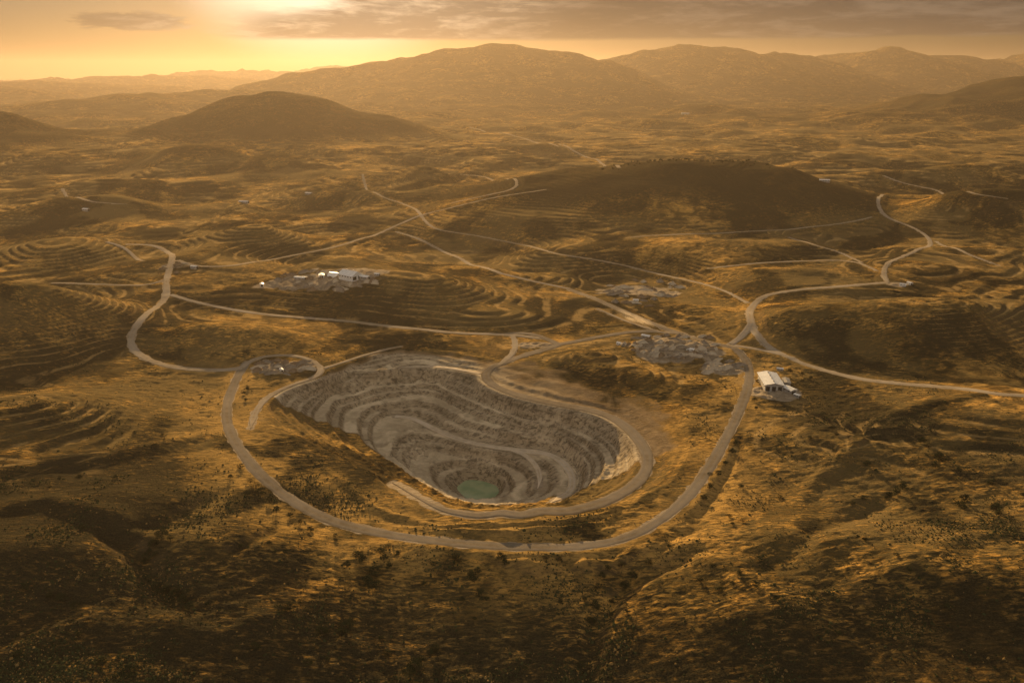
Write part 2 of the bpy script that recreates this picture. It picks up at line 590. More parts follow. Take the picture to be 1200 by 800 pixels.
RR, AZ = make_axes()
NR, NA = len(RR), len(AZ)
GA, GR = np.meshgrid(AZ, RR)
X = GR * np.sin(GA); Y = GR * np.cos(GA)
X = X.ravel(); Y = Y.ravel(); RAD = GR.ravel()
hb = base_height(X, Y)
inrim_d, raw = pit_depth(X, Y)
pitw = sst(0.0, -3.0, raw)
ht, terr_w, lip, riser = terraces(hb, X, Y, RAD)
# small relief: tussocky, rilled ground
near = 1 - sst(1500, 5000, RAD)
cx_ = X + 9 * pn(X / 40, Y / 40, 5); cy_ = Y + 9 * pn(X / 40, Y / 40, 6)
small = ridged(cx_, cy_, 58, 4, 100, 0.55) * (1.9 - 1.25 * terr_w)
small = small + 1.3 * ridged(cx_ + 0.5 * cy_, cy_ * 1.7 - 0.4 * cx_, 150, 2, 105) * (1 - terr_w) * sst(900, 500, Y)
small = small + fbm(cx_ * 0.55 + 0.3 * cy_, cy_ * 1.5 - 0.3 * cx_, 15, 4, 110, 0.65) * 1.15
rough_w = 0.35 + 0.65 * sst(-0.3, 0.25, fbm(X, Y, 240, 2, 120))
ht = ht + small * rough_w * near
# the rim wins over the outer relief
Z = ht * (1 - pitw) + pitw * (inrim_d + 0.25 * hb * np.exp(raw / 10)) + (inrim_d * (1 - pitw))
Z = Z.reshape(NR, NA)


def sample(arr, x, y):
    r = np.hypot(x, y); a = np.arctan2(x, y)
    a = np.where(a < AZ[0], a + 2 * np.pi, a)
    i = np.clip(np.interp(r, RR, np.arange(NR)), 0, NR - 1.001)
    j = np.clip(np.interp(a, AZ, np.arange(NA)), 0, NA - 1.001)
    i0 = i.astype(int); j0 = j.astype(int); fi = i - i0; fj = j - j0
    return (arr[i0, j0] * (1 - fj) + arr[i0, j0 + 1] * fj) * (1 - fi) + (arr[i0 + 1, j0] * (1 - fj) + arr[i0 + 1, j0 + 1] * fj) * fi


TS = 250 * np.power(35000 / 250, np.linspace(0, 1, 1400))


def hit(pts, arr=None):
    """where the sight lines through these photo points meet the ground"""
    arr = Z if arr is None else arr
    d = rays(pts)
    d = d / np.linalg.norm(d, axis=1)[:, None]
    out = []
    for k in range(len(d)):
        x = d[k, 0] * TS; y = d[k, 1] * TS; z = H + d[k, 2] * TS
        b = z < sample(arr, x, y)
        i = int(np.argmax(b)) if b.any() else 1399
        if i > 0:
            lo, hi = TS[i - 1], TS[i]
            for _ in range(14):
                mid = 0.5 * (lo + hi)
                q = d[k] * mid
                if H + q[2] < sample(arr, np.array([q[0]]), np.array([q[1]]))[0]: hi = mid
                else: lo = mid
            t = hi
        else:
            t = TS[0]
        out.append((d[k, 0] * t, d[k, 1] * t))
    return np.array(out)


# ------------------------------------------------------------------ roads
# name, half width m, smoothing, photo points, description
ROADS = [
    ('ring_road', 8.5, [(289, 425), (282, 434), (272, 455), (265, 480), (268, 505), (283, 530), (308, 560), (340, 585), (375, 605), (420, 620), (480, 631), (540, 638),
                        (600, 642), (660, 643), (715, 636), (755, 622), (785, 602), (808, 580), (830, 550), (850, 515), (865, 485), (876, 455), (880, 435), (873, 417), (858, 406)]),
    ('haul_road', 9.0, [(858, 406), (840, 402), (800, 391), (760, 377), (720, 360), (690, 347), (665, 338)]),
    ('gravel_road', 6.5, [(665, 338), (620, 328), (570, 315), (540, 303), (510, 289), (480, 275), (464, 271)]),
    ('gravel_road', 5.5, [(425, 204), (427, 219), (440, 230), (468, 237), (492, 245), (495, 252), (494, 262), (508, 268), (545, 275), (600, 285), (660, 296), (720, 308), (770, 322), (820, 332), (855, 342), (876, 356)]),
    ('gravel_road', 8.0, [(1230, 466), (1180, 461), (1130, 457), (1060, 451), (1000, 443), (950, 430), (915, 415), (890, 399), (878, 380), (877, 362), (892, 348), (930, 340), (980, 336), (1040, 331)]),
    ('link_road', 6.5, [(856, 404), (885, 408), (920, 417)]),
    ('link_road', 6.5, [(856, 402), (868, 397), (878, 388), (880, 378)]),
    ('gravel_road', 6.5, [(1040, 331), (1030, 320), (1033, 311), (1060, 299), (1085, 290), (1097, 283), (1080, 271), (1050, 259), (1025, 246), (1021, 235), (1036, 227)]),
    ('dirt_track', 5.0, [(1028, 318), (1015, 309), (990, 305), (940, 306), (880, 309), (830, 315)]),
    ('dirt_track', 5.0, [(1010, 306), (990, 297), (960, 288), (925, 278)]),
    ('dirt_track', 5.5, [(1097, 283), (1130, 296), (1170, 310)]),
    ('dirt_track', 5.5, [(1022, 254), (990, 261), (930, 268), (860, 272), (800, 275), (735, 278)]),
    ('gravel_road', 8.0, [(284, 432), (268, 435), (250, 435), (210, 432), (175, 423), (155, 411), (150, 398), (160, 380), (180, 361), (200, 345), (191, 331), (195, 318), (208, 307), (210, 296), (200, 290), (185, 287), (150, 286)]),
    ('gravel_road', 7.0, [(200, 345), (240, 356), (290, 365), (350, 371), (420, 377), (480, 384), (540, 390), (590, 391), (632, 396)]),
    ('gravel_road', 6.0, [(209, 305), (225, 312), (260, 312), (320, 303), (380, 292), (430, 278), (465, 264), (492, 252), (530, 243), (580, 231), (640, 222)]),
    ('dirt_track', 6.0, [(73, 221), (85, 231), (110, 237), (150, 240)]),
    ('haul_road', 9.5, [(655, 403), (631, 411), (606, 418), (582, 428), (563, 438), (566, 447), (585, 457), (612, 466), (645, 473), (690, 481), (722, 492), (746, 513), (760, 534), (760, 551), (745, 568), (712, 586), (665, 598), (610, 602), (557, 601), (520, 595), (488, 581), (460, 566)]),
    ('haul_road', 8.0, [(800, 391), (760, 388), (736, 389), (697, 395), (655, 403)]),
    ('haul_road', 8.0, [(655, 403), (640, 396), (615, 389), (590, 391)]),
    ('link_road', 6.0, [(600, 392), (608, 402), (603, 414), (585, 427)]),
    ('pit_ramp', 7.0, [(463, 489), (478, 488), (495, 495), (512, 506), (550, 519), (595, 527), (635, 530), (658, 540), (673, 558), (673, 573), (658, 584), (645, 589)]),
    ('pit_ramp', 5.0, [(600, 528), (617, 533), (631, 548), (636, 562), (630, 574)]),
    ('pit_ramp', 4.5, [(563, 440), (540, 434), (505, 430), (470, 431)]),
    ('yard_track', 6.0, [(283, 432), (293, 421), (315, 416), (345, 416), (368, 423), (382, 432), (373, 441), (338, 452), (312, 466), (297, 485), (294, 503)]),
    ('dirt_track', 4.5, [(380, 431), (400, 425), (430, 415), (470, 406)]),
    ('dirt_track', 6.0, [(530, 238), (560, 231), (600, 222), (612, 215), (580, 207), (540, 204)]),
    ('dirt_track', 9.0, [(655, 168), (658, 177), (678, 178), (700, 186), (725, 196)]),
    ('dirt_track', 9.0, [(550, 149), (600, 159), (640, 168), (655, 172)]),
    ('dirt_track', 7.0, [(1036, 206), (1055, 214), (1100, 222), (1180, 232)]),
    ('dirt_track', 5.0, [(60, 331), (120, 333), (175, 334), (193, 327)]),
    ('dirt_track', 5.5, [(125, 283), (148, 290), (162, 300), (168, 306)]),
    ('dirt_track', 3.5, [(700, 361), (740, 378), (775, 389)]),
]
road_mask = np.zeros((NR, NA))
road_geo = []


def smooth1(v, k):
    for _ in range(k):
        w = v.copy()
        w[1:-1] = 0.25 * v[:-2] + 0.5 * v[1:-1] + 0.25 * v[2:]
        v = w
    return v


Z0 = Z.copy()
# sight lines are met with a smoothed ground so roads do not jump between terrace steps
Zs = (hb.reshape(NR, NA)) * (1 - pitw.reshape(NR, NA)) + raw.reshape(NR, NA)
for name, hw, pts in ROADS:
    hw *= 0.67
    pl = catmull(np.array(pts, float), 6.0)
    w = hit(pl, Zs)
    w = np.stack([smooth1(w[:, 0], 6), smooth1(w[:, 1], 6)], 1)
    step = 4.0 if np.hypot(*w[0]) < 2500 else 10.0
    c = catmull(w, step)
    zc = smooth1(sample(Z, c[:, 0], c[:, 1]), 60 if 'pit' not in name else 25)
    road_geo.append((name, hw, c, zc))
    # flatten the ground: work in a bounding window, per segment
    rr = np.hypot(c[:, 0], c[:, 1]); aa = np.arctan2(c[:, 0], c[:, 1])
    ri = np.interp(rr, RR, np.arange(NR)); ai = np.interp(aa, AZ, np.arange(NA))
    best = {}
    D = np.full((NR, NA), 1e9, np.float32); ZT = np.zeros((NR, NA), np.float32)
    reach = hw * 3.4 + 6
    for k in range(len(c) - 1):
        rm = 0.5 * (rr[k] + rr[k + 1])
        cell_r = np.interp(rm, RR[:-1], np.diff(RR)); cell_a = rm * R(0.075)
        dri = int(reach / cell_r) + 2; dai = int(reach / cell_a) + 2
        i0 = max(0, int(min(ri[k], ri[k + 1])) - dri); i1 = min(NR, int(max(ri[k], ri[k + 1])) + dri + 1)
        j0 = max(0, int(min(ai[k], ai[k + 1])) - dai); j1 = min(NA, int(max(ai[k], ai[k + 1])) + dai + 1)
        gx = X.reshape(NR, NA)[i0:i1, j0:j1]; gy = Y.reshape(NR, NA)[i0:i1, j0:j1]
        ax, ay = c[k]; bx, by = c[k + 1]
        vx, vy = bx - ax, by - ay
        t = np.clip(((gx - ax) * vx + (gy - ay) * vy) / (vx * vx + vy * vy + 1e-9), 0, 1)
        d = np.hypot(gx - ax - t * vx, gy - ay - t * vy)
        sub = D[i0:i1, j0:j1]; m = d < sub
        sub[m] = d[m]; ZT[i0:i1, j0:j1][m] = (zc[k] + (zc[k + 1] - zc[k]) * t)[m]
    m = D < reach
    cellpad = 1.0 + 0.0022 * GR[m]
    wgt = 1 - sst(hw + cellpad, hw * 1.6 + 4 + 2 * cellpad, D[m])
    Z[m] = Z[m] * (1 - wgt) + ZT[m] * wgt
    nz = 4 * pn(X.reshape(NR, NA)[m] / 14, Y.reshape(NR, NA)[m] / 14, 8)
    road_mask[m] = np.maximum(road_mask[m], 1 - sst(hw * 0.7, hw * 1.15 + 1.5, D[m] + nz))

# ------------------------------------------------------------------ masks for the ground
Xg = X.reshape(NR, NA); Yg = Y.reshape(NR, NA)
YARDS = [  # photo centre, half sizes m, strength
    ((382, 327), 108, 52, 1.0), ((790, 405), 62, 46, 1.0), ((845, 432), 34, 22, 0.9), ((335, 431), 42, 22, 0.8), ((750, 342), 78, 52, 0.75),
    ((908, 460), 32, 24, 1.0), ((625, 404), 34, 16, 0.8), ((205, 312), 30, 26, 0.5), ((565, 438), 16, 10, 0.8), ((1052, 333), 24, 14, 0.7),
    ((30, 305), 30, 10, 0.4), ((440, 325), 40, 30, 0.4),
]
yard = np.zeros((NR, NA))
for (p, sx, sy, s) in YARDS:
    c = hit([p], Zs)[0]
    q = ((Xg - c[0]) / sx) ** 2 + ((Yg - c[1]) / sy) ** 2
    near_m = q < 4
    n = fbm(Xg[near_m], Yg[near_m], 45, 3, 130)
    yard[near_m] = np.maximum(yard[near_m], s * (1 - sst(0.6, 1.25, q[near_m] + 0.9 * n)))
    # levelled but lumpy
    w = (1 - sst(0.5, 1.3, q[near_m]))
    lump = ridged(Xg[near_m], Yg[near_m], 17, 3, 140) * 2.6 * (1 - np.clip(road_mask[near_m] * 2, 0, 1)) * (0.25 if sx < 25 else 1)
    Z[near_m] += w * lump * s
hillc = hit([(815, 230)], Zs)[0]
c2 = (185 / F * 2350, 2290)
dark = np.exp(-(((Xg - c2[0]) / 720) ** 2 + ((Yg - c2[1]) / 360) ** 2) ** 2)
c3 = (600 / F * 6500, 6500)
dark = dark * 1.25
dark = np.maximum(dark, 0.8 * np.exp(-(((Xg - c3[0]) / 1900) ** 2 + ((Yg - c3[1]) / 1100) ** 2)))
scr = sst(-0.12, 0.28, fbm(Xg, Yg, 190, 4, 150, 0.6))
fore = sst(640, 480, Yg - 0.15 * np.abs(Xg))
dark = np.maximum(dark, scr * (0.85 + 0.1 * fore) * (1 - 0.6 * sst(3300, 4500, GR)))
dark = np.maximum(dark, 0.85 * sst(38, 80, hb.reshape(NR, NA)) * sst(1800, 2300, GR))
fm_ = sst(4500, 7500, GR)
dark = dark * (1 - fm_) + 0.62 * fm_
dark = np.maximum(dark, 1.1 * np.exp(-(((Xg - c3[0]) / 2100) ** 2 + ((Yg - c3[1]) / 1500) ** 2)))
dark = np.maximum(dark, 0.85 * fore * sst(620, 430, Yg + 0.12 * Xg - 0.1 * np.abs(Xg)))  # foreground shade put into the ground colour, darker towards the viewer
front = sst(120, 60, Y - (640 + 0.0 * X) - np.clip((-X - 60) * 1.08, 0, 130)) # grassy near lip; wall below recoloured darker to tone down its direct sun
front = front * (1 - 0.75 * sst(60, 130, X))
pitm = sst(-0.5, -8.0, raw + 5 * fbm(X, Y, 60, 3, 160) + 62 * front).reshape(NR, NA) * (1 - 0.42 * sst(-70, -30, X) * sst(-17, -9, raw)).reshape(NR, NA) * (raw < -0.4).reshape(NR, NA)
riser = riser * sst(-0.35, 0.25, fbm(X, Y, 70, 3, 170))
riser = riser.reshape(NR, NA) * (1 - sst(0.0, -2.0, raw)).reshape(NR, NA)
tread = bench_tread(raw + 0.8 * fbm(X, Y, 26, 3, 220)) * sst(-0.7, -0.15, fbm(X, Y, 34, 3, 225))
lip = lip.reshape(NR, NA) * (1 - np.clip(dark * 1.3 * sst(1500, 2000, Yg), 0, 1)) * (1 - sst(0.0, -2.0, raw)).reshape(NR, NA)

# dry grass on the ring road banks, golden sunlit tone put into its colour
ring_c = road_geo[0][2]
dry = np.zeros((NR, NA))
nm = (np.abs(Xg) < 560) & (Yg > 430) & (Yg < 1150)
dd_ = np.full(nm.sum(), 1e9)
xs_, ys_ = Xg[nm], Yg[nm]
for k in range(0, len(ring_c) - 1, 3):
    dd_ = np.minimum(dd_, (xs_ - ring_c[k, 0]) ** 2 + (ys_ - ring_c[k, 1]) ** 2)
dry[nm] = np.exp(-dd_ / 52.0 ** 2) * sst(-0.35, 0.15, fbm(xs_, ys_, 60, 3, 210))
dark = dark * (1 - 0.75 * dry)

# ------------------------------------------------------------------ terrain mesh
def build_terrain(mat):
    co = np.stack([X, Y, Z.ravel()], 1).astype(np.float32)
    co = np.concatenate([co, [[0, 0, float(Z[0].mean())]]]).astype(np.float32)
    i = np.arange(NR - 1)[:, None]; j = np.arange(NA)[None, :]
    jn = (j + 1) % NA
    q = np.stack([i * NA + j + 0 * i, (i + 1) * NA + j, (i + 1) * NA + jn, i * NA + jn], -1).reshape(-1, 4)
    nq = len(q)
    ctr = NR * NA
    jj = np.arange(NA)
    tri = np.stack([np.full(NA, ctr), jj, (jj + 1) % NA], 1)
    me = bpy.data.meshes.new('terrain')
    me.vertices.add(len(co)); me.vertices.foreach_set('co', co.ravel())
    me.loops.add(nq * 4 + NA * 3)
    me.loops.foreach_set('vertex_index', np.concatenate([q.ravel(), tri.ravel()]).astype(np.int32))
    me.polygons.add(nq + NA)
    ls = np.concatenate([np.arange(nq) * 4, nq * 4 + np.arange(NA) * 3]).astype(np.int32)
    me.polygons.foreach_set('loop_start', ls)
    me.polygons.foreach_set('loop_total', np.concatenate([np.full(nq, 4), np.full(NA, 3)]).astype(np.int32))
    me.update(calc_edges=True)
    me.polygons.foreach_set('use_smooth', np.ones(nq + NA, bool))
    at = me.color_attributes.new('ground_kind', 'FLOAT_COLOR', 'POINT')
    dust = np.maximum(road_mask, yard)
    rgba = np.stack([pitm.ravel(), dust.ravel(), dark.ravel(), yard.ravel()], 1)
    rgba = np.concatenate([rgba, [[0, 0, 0, 0]]]).astype(np.float32)
    at.data.foreach_set('color', rgba.ravel())
    a3 = me.attributes.new('terrace_riser', 'FLOAT', 'POINT')
    a3.data.foreach_set('value', np.concatenate([riser.ravel(), [0]]).astype(np.float32))
    a4 = me.attributes.new('bench_tread', 'FLOAT', 'POINT')
    a4.data.foreach_set('value', np.concatenate([tread.ravel(), [0]]).astype(np.float32))
    a5 = me.attributes.new('sunlit_dry_grass', 'FLOAT', 'POINT')
    a5.data.foreach_set('value', np.concatenate([dry.ravel(), [0]]).astype(np.float32))
    a2 = me.attributes.new('terrace_lip', 'FLOAT', 'POINT')
    a2.data.foreach_set('value', np.concatenate([lip.ravel(), [0]]).astype(np.float32))
    me.materials.append(mat)
    o = bpy.data.objects.new('terrain', me)
    C.objects.link(o)
    tag(o, 'golden dry grass hills with contour terraces around a deep open pit', 'terrain', kind='structure')
    return o


def ground_material():
    m = bpy.data.materials.new('ground')
    m.use_nodes = True
    g = NT(m.node_tree)
    out = g.n('ShaderNodeOutputMaterial')
    bs = g.n('ShaderNodeBsdfPrincipled')
    bs.inputs['Roughness'].default_value = 0.95
    bs.inputs['Specular IOR Level'].default_value = 0.0
    bs.inputs['Sheen Weight'].default_value = 0.065      # back-lit dry grass
    bs.inputs['Sheen Roughness'].default_value = 0.45
    bs.inputs['Sheen Tint'].default_value = (1.0, 0.74, 0.40, 1)
    SHEEN = bs.inputs['Sheen Weight']
    geo = g.n('ShaderNodeNewGeometry')
    at = g.n('ShaderNodeAttribute', attribute_name='ground_kind')
    sp_ = g.n('ShaderNodeSeparateColor', i_0=at.outputs['Color'])
    pit, dust, drk, yd = sp_.outputs[0], sp_.outputs[1], sp_.outputs[2], at.outputs['Alpha']
    pos = geo.outputs['Position']
    g.link(g.ramp(drk, 0.0, 0.6, 0.07, 0.010), SHEEN)
    # stretched so the pattern follows the contours
    vs = g.n('ShaderNodeVectorMath', operation='MULTIPLY')
    g.link(pos, vs.inputs[0]); vs.inputs[1].default_value = (0.012, 0.012, 0.42)
    strat = g.noise(vs.outputs[0], 1.0, 5, 0.6, 0.8)
    big = g.noise(pos, 0.004, 5, 0.6)
    mid = g.noise(pos, 0.022, 6, 0.65, 1.2)
    va = g.n('ShaderNodeVectorMath', operation='MULTIPLY')
    g.link(pos, va.inputs[0]); va.inputs[1].default_value = (0.55, 1.5, 1.0)
    tuft = g.noise(va.outputs[0], 0.22, 7, 0.72, 0.5)
    fine = g.noise(pos, 0.8, 3, 0.7)
    gold = g.mix(g.ramp(mid, 0.36, 0.66), (0.10, 0.062, 0.019), (0.50, 0.292, 0.076))
    gold = g.mix(g.ramp(strat, 0.35, 0.68), gold, g.mix(1.0, gold, (1.45, 1.3, 1.1), 'MULTIPLY'))
    olive = g.mix(g.ramp(big, 0.4, 0.62), (0.060, 0.047, 0.019), (0.125, 0.088, 0.034))
    col = g.mix(g.ramp(g.math('ADD', tuft, g.math('MULTIPLY', g.math('SUBTRACT', big, 0.5), 0.8)), 0.34, 0.56), gold, olive)
    dry_ = g.n('ShaderNodeAttribute', attribute_name='sunlit_dry_grass').outputs['Fac']
    col = g.mix(g.math('MULTIPLY', dry_, g.ramp(tuft, 0.62, 0.42, 0.25, 0.95)), col, (0.42, 0.25, 0.072))
    scrub = g.mix(g.ramp(fine, 0.4, 0.6), (0.018, 0.017, 0.011), (0.044, 0.036, 0.019))
    dk = g.math('ADD', g.math('MULTIPLY', drk, 0.95), g.math('MULTIPLY', g.math('SUBTRACT', tuft, 0.5), 1.6))
    col = g.mix(g.ramp(dk, 0.30, 0.85, 0.0, 0.9), col, scrub)  # scrub colour, also carrying the painted foreground shade
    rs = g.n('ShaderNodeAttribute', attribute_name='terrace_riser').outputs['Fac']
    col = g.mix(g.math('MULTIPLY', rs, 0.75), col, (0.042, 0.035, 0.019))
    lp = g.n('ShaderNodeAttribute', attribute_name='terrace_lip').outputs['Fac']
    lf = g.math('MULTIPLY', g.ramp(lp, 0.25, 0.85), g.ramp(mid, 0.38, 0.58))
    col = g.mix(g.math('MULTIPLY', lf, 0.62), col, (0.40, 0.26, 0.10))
    # bare steeper faces
    nz = g.n('ShaderNodeSeparateXYZ', i_0=geo.outputs['Normal']).outputs[2]
    steep = g.math('MULTIPLY', g.ramp(nz, 0.93, 0.80), g.ramp(drk, 1.0, 0.6))
    col = g.mix(g.math('MULTIPLY', steep, 0.35), col, (0.13, 0.085, 0.045))
    # pit rock
    rock = g.mix(g.ramp(mid, 0.35, 0.65), (0.26, 0.22, 0.165), (0.50, 0.43, 0.325))
    rock = g.mix(g.ramp(strat, 0.35, 0.65, 0.0, 0.6), rock, (0.50, 0.43, 0.33))
    rock = g.mix(g.ramp(tuft, 0.45, 0.62, 0.0, 0.85), rock, (0.10, 0.088, 0.072))
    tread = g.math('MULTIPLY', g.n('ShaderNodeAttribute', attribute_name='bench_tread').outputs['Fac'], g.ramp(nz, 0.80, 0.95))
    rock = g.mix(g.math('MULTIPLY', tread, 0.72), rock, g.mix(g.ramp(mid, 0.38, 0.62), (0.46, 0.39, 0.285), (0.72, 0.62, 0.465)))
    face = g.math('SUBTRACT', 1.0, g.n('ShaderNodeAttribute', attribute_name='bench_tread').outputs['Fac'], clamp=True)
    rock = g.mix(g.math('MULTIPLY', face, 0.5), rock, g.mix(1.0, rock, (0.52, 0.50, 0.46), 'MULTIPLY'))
    rock = g.mix(1.0, rock, (1.08, 1.0, 0.86), 'MULTIPLY')
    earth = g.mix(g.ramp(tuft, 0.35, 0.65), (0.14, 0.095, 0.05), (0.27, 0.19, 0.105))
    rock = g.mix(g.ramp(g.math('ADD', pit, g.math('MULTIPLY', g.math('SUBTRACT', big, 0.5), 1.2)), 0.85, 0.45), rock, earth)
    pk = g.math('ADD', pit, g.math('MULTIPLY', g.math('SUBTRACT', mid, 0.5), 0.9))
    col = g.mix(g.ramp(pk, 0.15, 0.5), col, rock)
    # trodden, dusty ground
    dirt = g.mix(g.ramp(tuft, 0.35, 0.65), (0.24, 0.185, 0.12), (0.42, 0.335, 0.235))
    dirt = g.mix(g.math('MULTIPLY', g.ramp(mid, 0.48, 0.60), g.math('MULTIPLY', yd, 0.6)), dirt, (0.10, 0.085, 0.068))
    du = g.math('ADD', dust, g.math('MULTIPLY', g.math('SUBTRACT', tuft, 0.5), 0.9))
    col = g.mix(g.ramp(du, 0.35, 0.75, 0.0, 0.92), col, dirt)
    g.link(col, bs.inputs['Base Color'])
    # relief below the mesh resolution
    b1 = g.n('ShaderNodeBump'); b1.inputs['Strength'].default_value = 1.0; b1.inputs['Distance'].default_value = 2.2
    g.link(tuft, b1.inputs['Height'])
    b2 = g.n('ShaderNodeBump'); b2.inputs['Strength'].default_value = 0.9; b2.inputs['Distance'].default_value = 0.5
    g.link(fine, b2.inputs['Height']); g.link(b1.outputs[0], b2.inputs['Normal'])
    g.link(b2.outputs[0], bs.inputs['Normal'])
    g.link(bs.outputs[0], out.inputs[0])
    return m


def road_material(name='road_dust', k=1.0):
    m = bpy.data.materials.new(name)
    m.use_nodes = True
    g = NT(m.node_tree)
    out = g.n('ShaderNodeOutputMaterial')
    bs = g.n('ShaderNodeBsdfPrincipled')
    bs.inputs['Roughness'].default_value = 0.9
    bs.inputs['Specular IOR Level'].default_value = 0.0
    geo = g.n('ShaderNodeNewGeometry')
    at = g.n('ShaderNodeAttribute', attribute_name='across')
    u = g.math('ABSOLUTE', at.outputs['Fac'])          # 0 at the middle, 1 at the edge
    n = g.noise(geo.outputs['Position'], 0.12, 5, 0.65)
    n2 = g.noise(geo.outputs['Position'], 0.02, 3, 0.5)
    col = g.mix(g.ramp(n, 0.3, 0.7), (0.15, 0.113, 0.070), (0.23, 0.175, 0.110))
    col = g.mix(g.ramp(n2, 0.4, 0.65, 0, 0.5), col, (0.27, 0.22, 0.16))
    tr = g.math('MULTIPLY', g.ramp(u, 0.15, 0.4), g.ramp(u, 0.78, 0.5))
    col = g.mix(g.math('MULTIPLY', tr, 0.6), col, (0.20, 0.165, 0.12))
    col = g.mix(g.math('MULTIPLY', g.ramp(g.math('ADD', u, g.math('MULTIPLY', g.math('SUBTRACT', n, 0.5), 0.5)), 0.8, 1.0), 0.6), col, (0.20, 0.145, 0.08))
    col = g.mix(1.0, col, (k, k * 1.02, k * 1.06), 'MULTIPLY')
    g.link(col, bs.inputs['Base Color'])
    b = g.n('ShaderNodeBump'); b.inputs['Strength'].default_value = 0.5; b.inputs['Distance'].default_value = 0.5
    g.link(n, b.inputs['Height']); g.link(b.outputs[0], bs.inputs['Normal'])
    g.link(bs.outputs[0], out.inputs[0])
    return m


def plain(name, col, rough=0.8, var=0.25, scale=0.6, metal=0.0):
    m = bpy.data.materials.new(name)
    m.use_nodes = True
    g = NT(m.node_tree)
    out = g.n('ShaderNodeOutputMaterial')
    bs = g.n('ShaderNodeBsdfPrincipled')
    bs.inputs['Roughness'].default_value = rough
    bs.inputs['Metallic'].default_value = metal
    bs.inputs['Specular IOR Level'].default_value = 0.5 if rough < 0.75 else 0.0
    tc = g.n('ShaderNodeTexCoord')
    n = g.noise(tc.outputs['Object'], scale, 5, 0.65)
    lo = tuple(c * (1 - var) for c in col); hi = tuple(min(1, c * (1 + var)) for c in col)
    g.link(g.mix(g.ramp(n, 0.3, 0.7), lo, hi), bs.inputs['Base Color'])
    g.link(bs.outputs[0], out.inputs[0])
    return m


M_ground = ground_material()
M_road = road_material()
M_ramp = road_material('bench_dust', 2.6)
M_gravel = road_material('gravel_dust', 1.5)
build_terrain(M_ground)

ROAD_LABELS = {
    'ring_road': 'wide pale gravel road circling the near rim of the pit',
    'haul_road': 'wide dusty haul road between the pit and the yards',
    'gravel_road': 'pale gravel road winding between the terraced hills',
    'link_road': 'short gravel link joining two haul roads',
    'dirt_track': 'narrow dirt track across the dry slopes',
    'pit_ramp': 'grey ramp following a bench down inside the pit',
    'yard_track': 'dirt loop round the small yard above the pit',
}
PIT_HAUL = [k for k, q in enumerate(ROADS) if q[0] == 'haul_road' and q[2][0] == (655, 403) and len(q[2]) > 10][0]
for ri_, (name, hw, c, zc) in enumerate(road_geo):
    t = np.gradient(c, axis=0)
    t /= np.linalg.norm(t, axis=1)[:, None] + 1e-9
    nrm = np.stack([t[:, 1], -t[:, 0]], 1)
    us = np.linspace(-1, 1, 9)
    edge = 1 + 0.16 * pn(c[:, 0] / 11, c[:, 1] / 11, ri_) + 0.35 * pn(c[:, 0] / 70, c[:, 1] / 70, ri_)
    arc = np.concatenate([[0], np.cumsum(np.hypot(*np.diff(c, axis=0).T))])
    if ri_ == PIT_HAUL:
        edge = edge * (0.12 + 0.88 * sst(0, 210, arc[-1] - arc))
    if name in ('dirt_track', 'yard_track', 'pit_ramp'):
        edge = edge * (0.15 + 0.85 * sst(0, 30, arc[-1] - arc))
    P = c[:, None, :] + nrm[:, None, :] * (us[None, :, None] * hw * edge[:, None, None])
    dist = np.hypot(P[..., 0], P[..., 1])
    z = sample(Z, P[..., 0].ravel(), P[..., 1].ravel()).reshape(P.shape[:2])
    z = z + 0.12 + 0.015 * ri_ + dist * 0.00012 - 0.25 * (np.abs(us)[None, :] > 0.99)
    n, k = z.shape
    verts = np.concatenate([P, z[..., None]], 2).reshape(-1, 3)
    i = np.arange(n - 1)[:, None]; j = np.arange(k - 1)[None, :]
    f = np.stack([i * k + j, i * k + j + 1, (i + 1) * k + j + 1, (i + 1) * k + j], -1).reshape(-1, 4)
    o = mesh_obj(name, verts.tolist(), f.tolist(), M_ramp if name == 'pit_ramp' else (M_road if name in ('ring_road', 'haul_road') else M_gravel), smooth=True)
    a = o.data.attributes.new('across', 'FLOAT', 'POINT')
    a.data.foreach_set('value', np.tile(us, n).astype(np.float32))
    tag(o, ROAD_LABELS[name], 'road', kind='structure')

# ------------------------------------------------------------------ pit lake
def water_material():
    m = bpy.data.materials.new('green_water')
    m.use_nodes = True
    g = NT(m.node_tree)
    out = g.n('ShaderNodeOutputMaterial')
    bs = g.n('ShaderNodeBsdfPrincipled')
    geo = g.n('ShaderNodeNewGeometry')
    n = g.noise(geo.outputs['Position'], 0.06, 3, 0.5)
    g.link(g.mix(g.ramp(n, 0.35, 0.65), (0.20, 0.28, 0.14), (0.30, 0.35, 0.19)), bs.inputs['Base Color'])
    bs.inputs['Roughness'].default_value = 0.08
    bs.inputs['IOR'].default_value = 1.33
    n2 = g.noise(geo.outputs['Position'], 0.9, 3, 0.5)
    b = g.n('ShaderNodeBump'); b.inputs['Strength'].default_value = 0.12; b.inputs['Distance'].default_value = 0.1
    g.link(n2, b.inputs['Height']); g.link(b.outputs[0], bs.inputs['Normal'])
    g.link(bs.outputs[0], out.inputs[0])
    return m


cxy = shore_w.mean(0)
big_shore = cxy + (shore_w - cxy) * 1.03
vs = [(p[0], p[1], LAKE_Z) for p in big_shore]
o = mesh_obj('pit_lake', vs, [list(range(len(vs)))], water_material())
tag(o, 'small green pond at the bottom of the pit', 'pond', kind='structure')

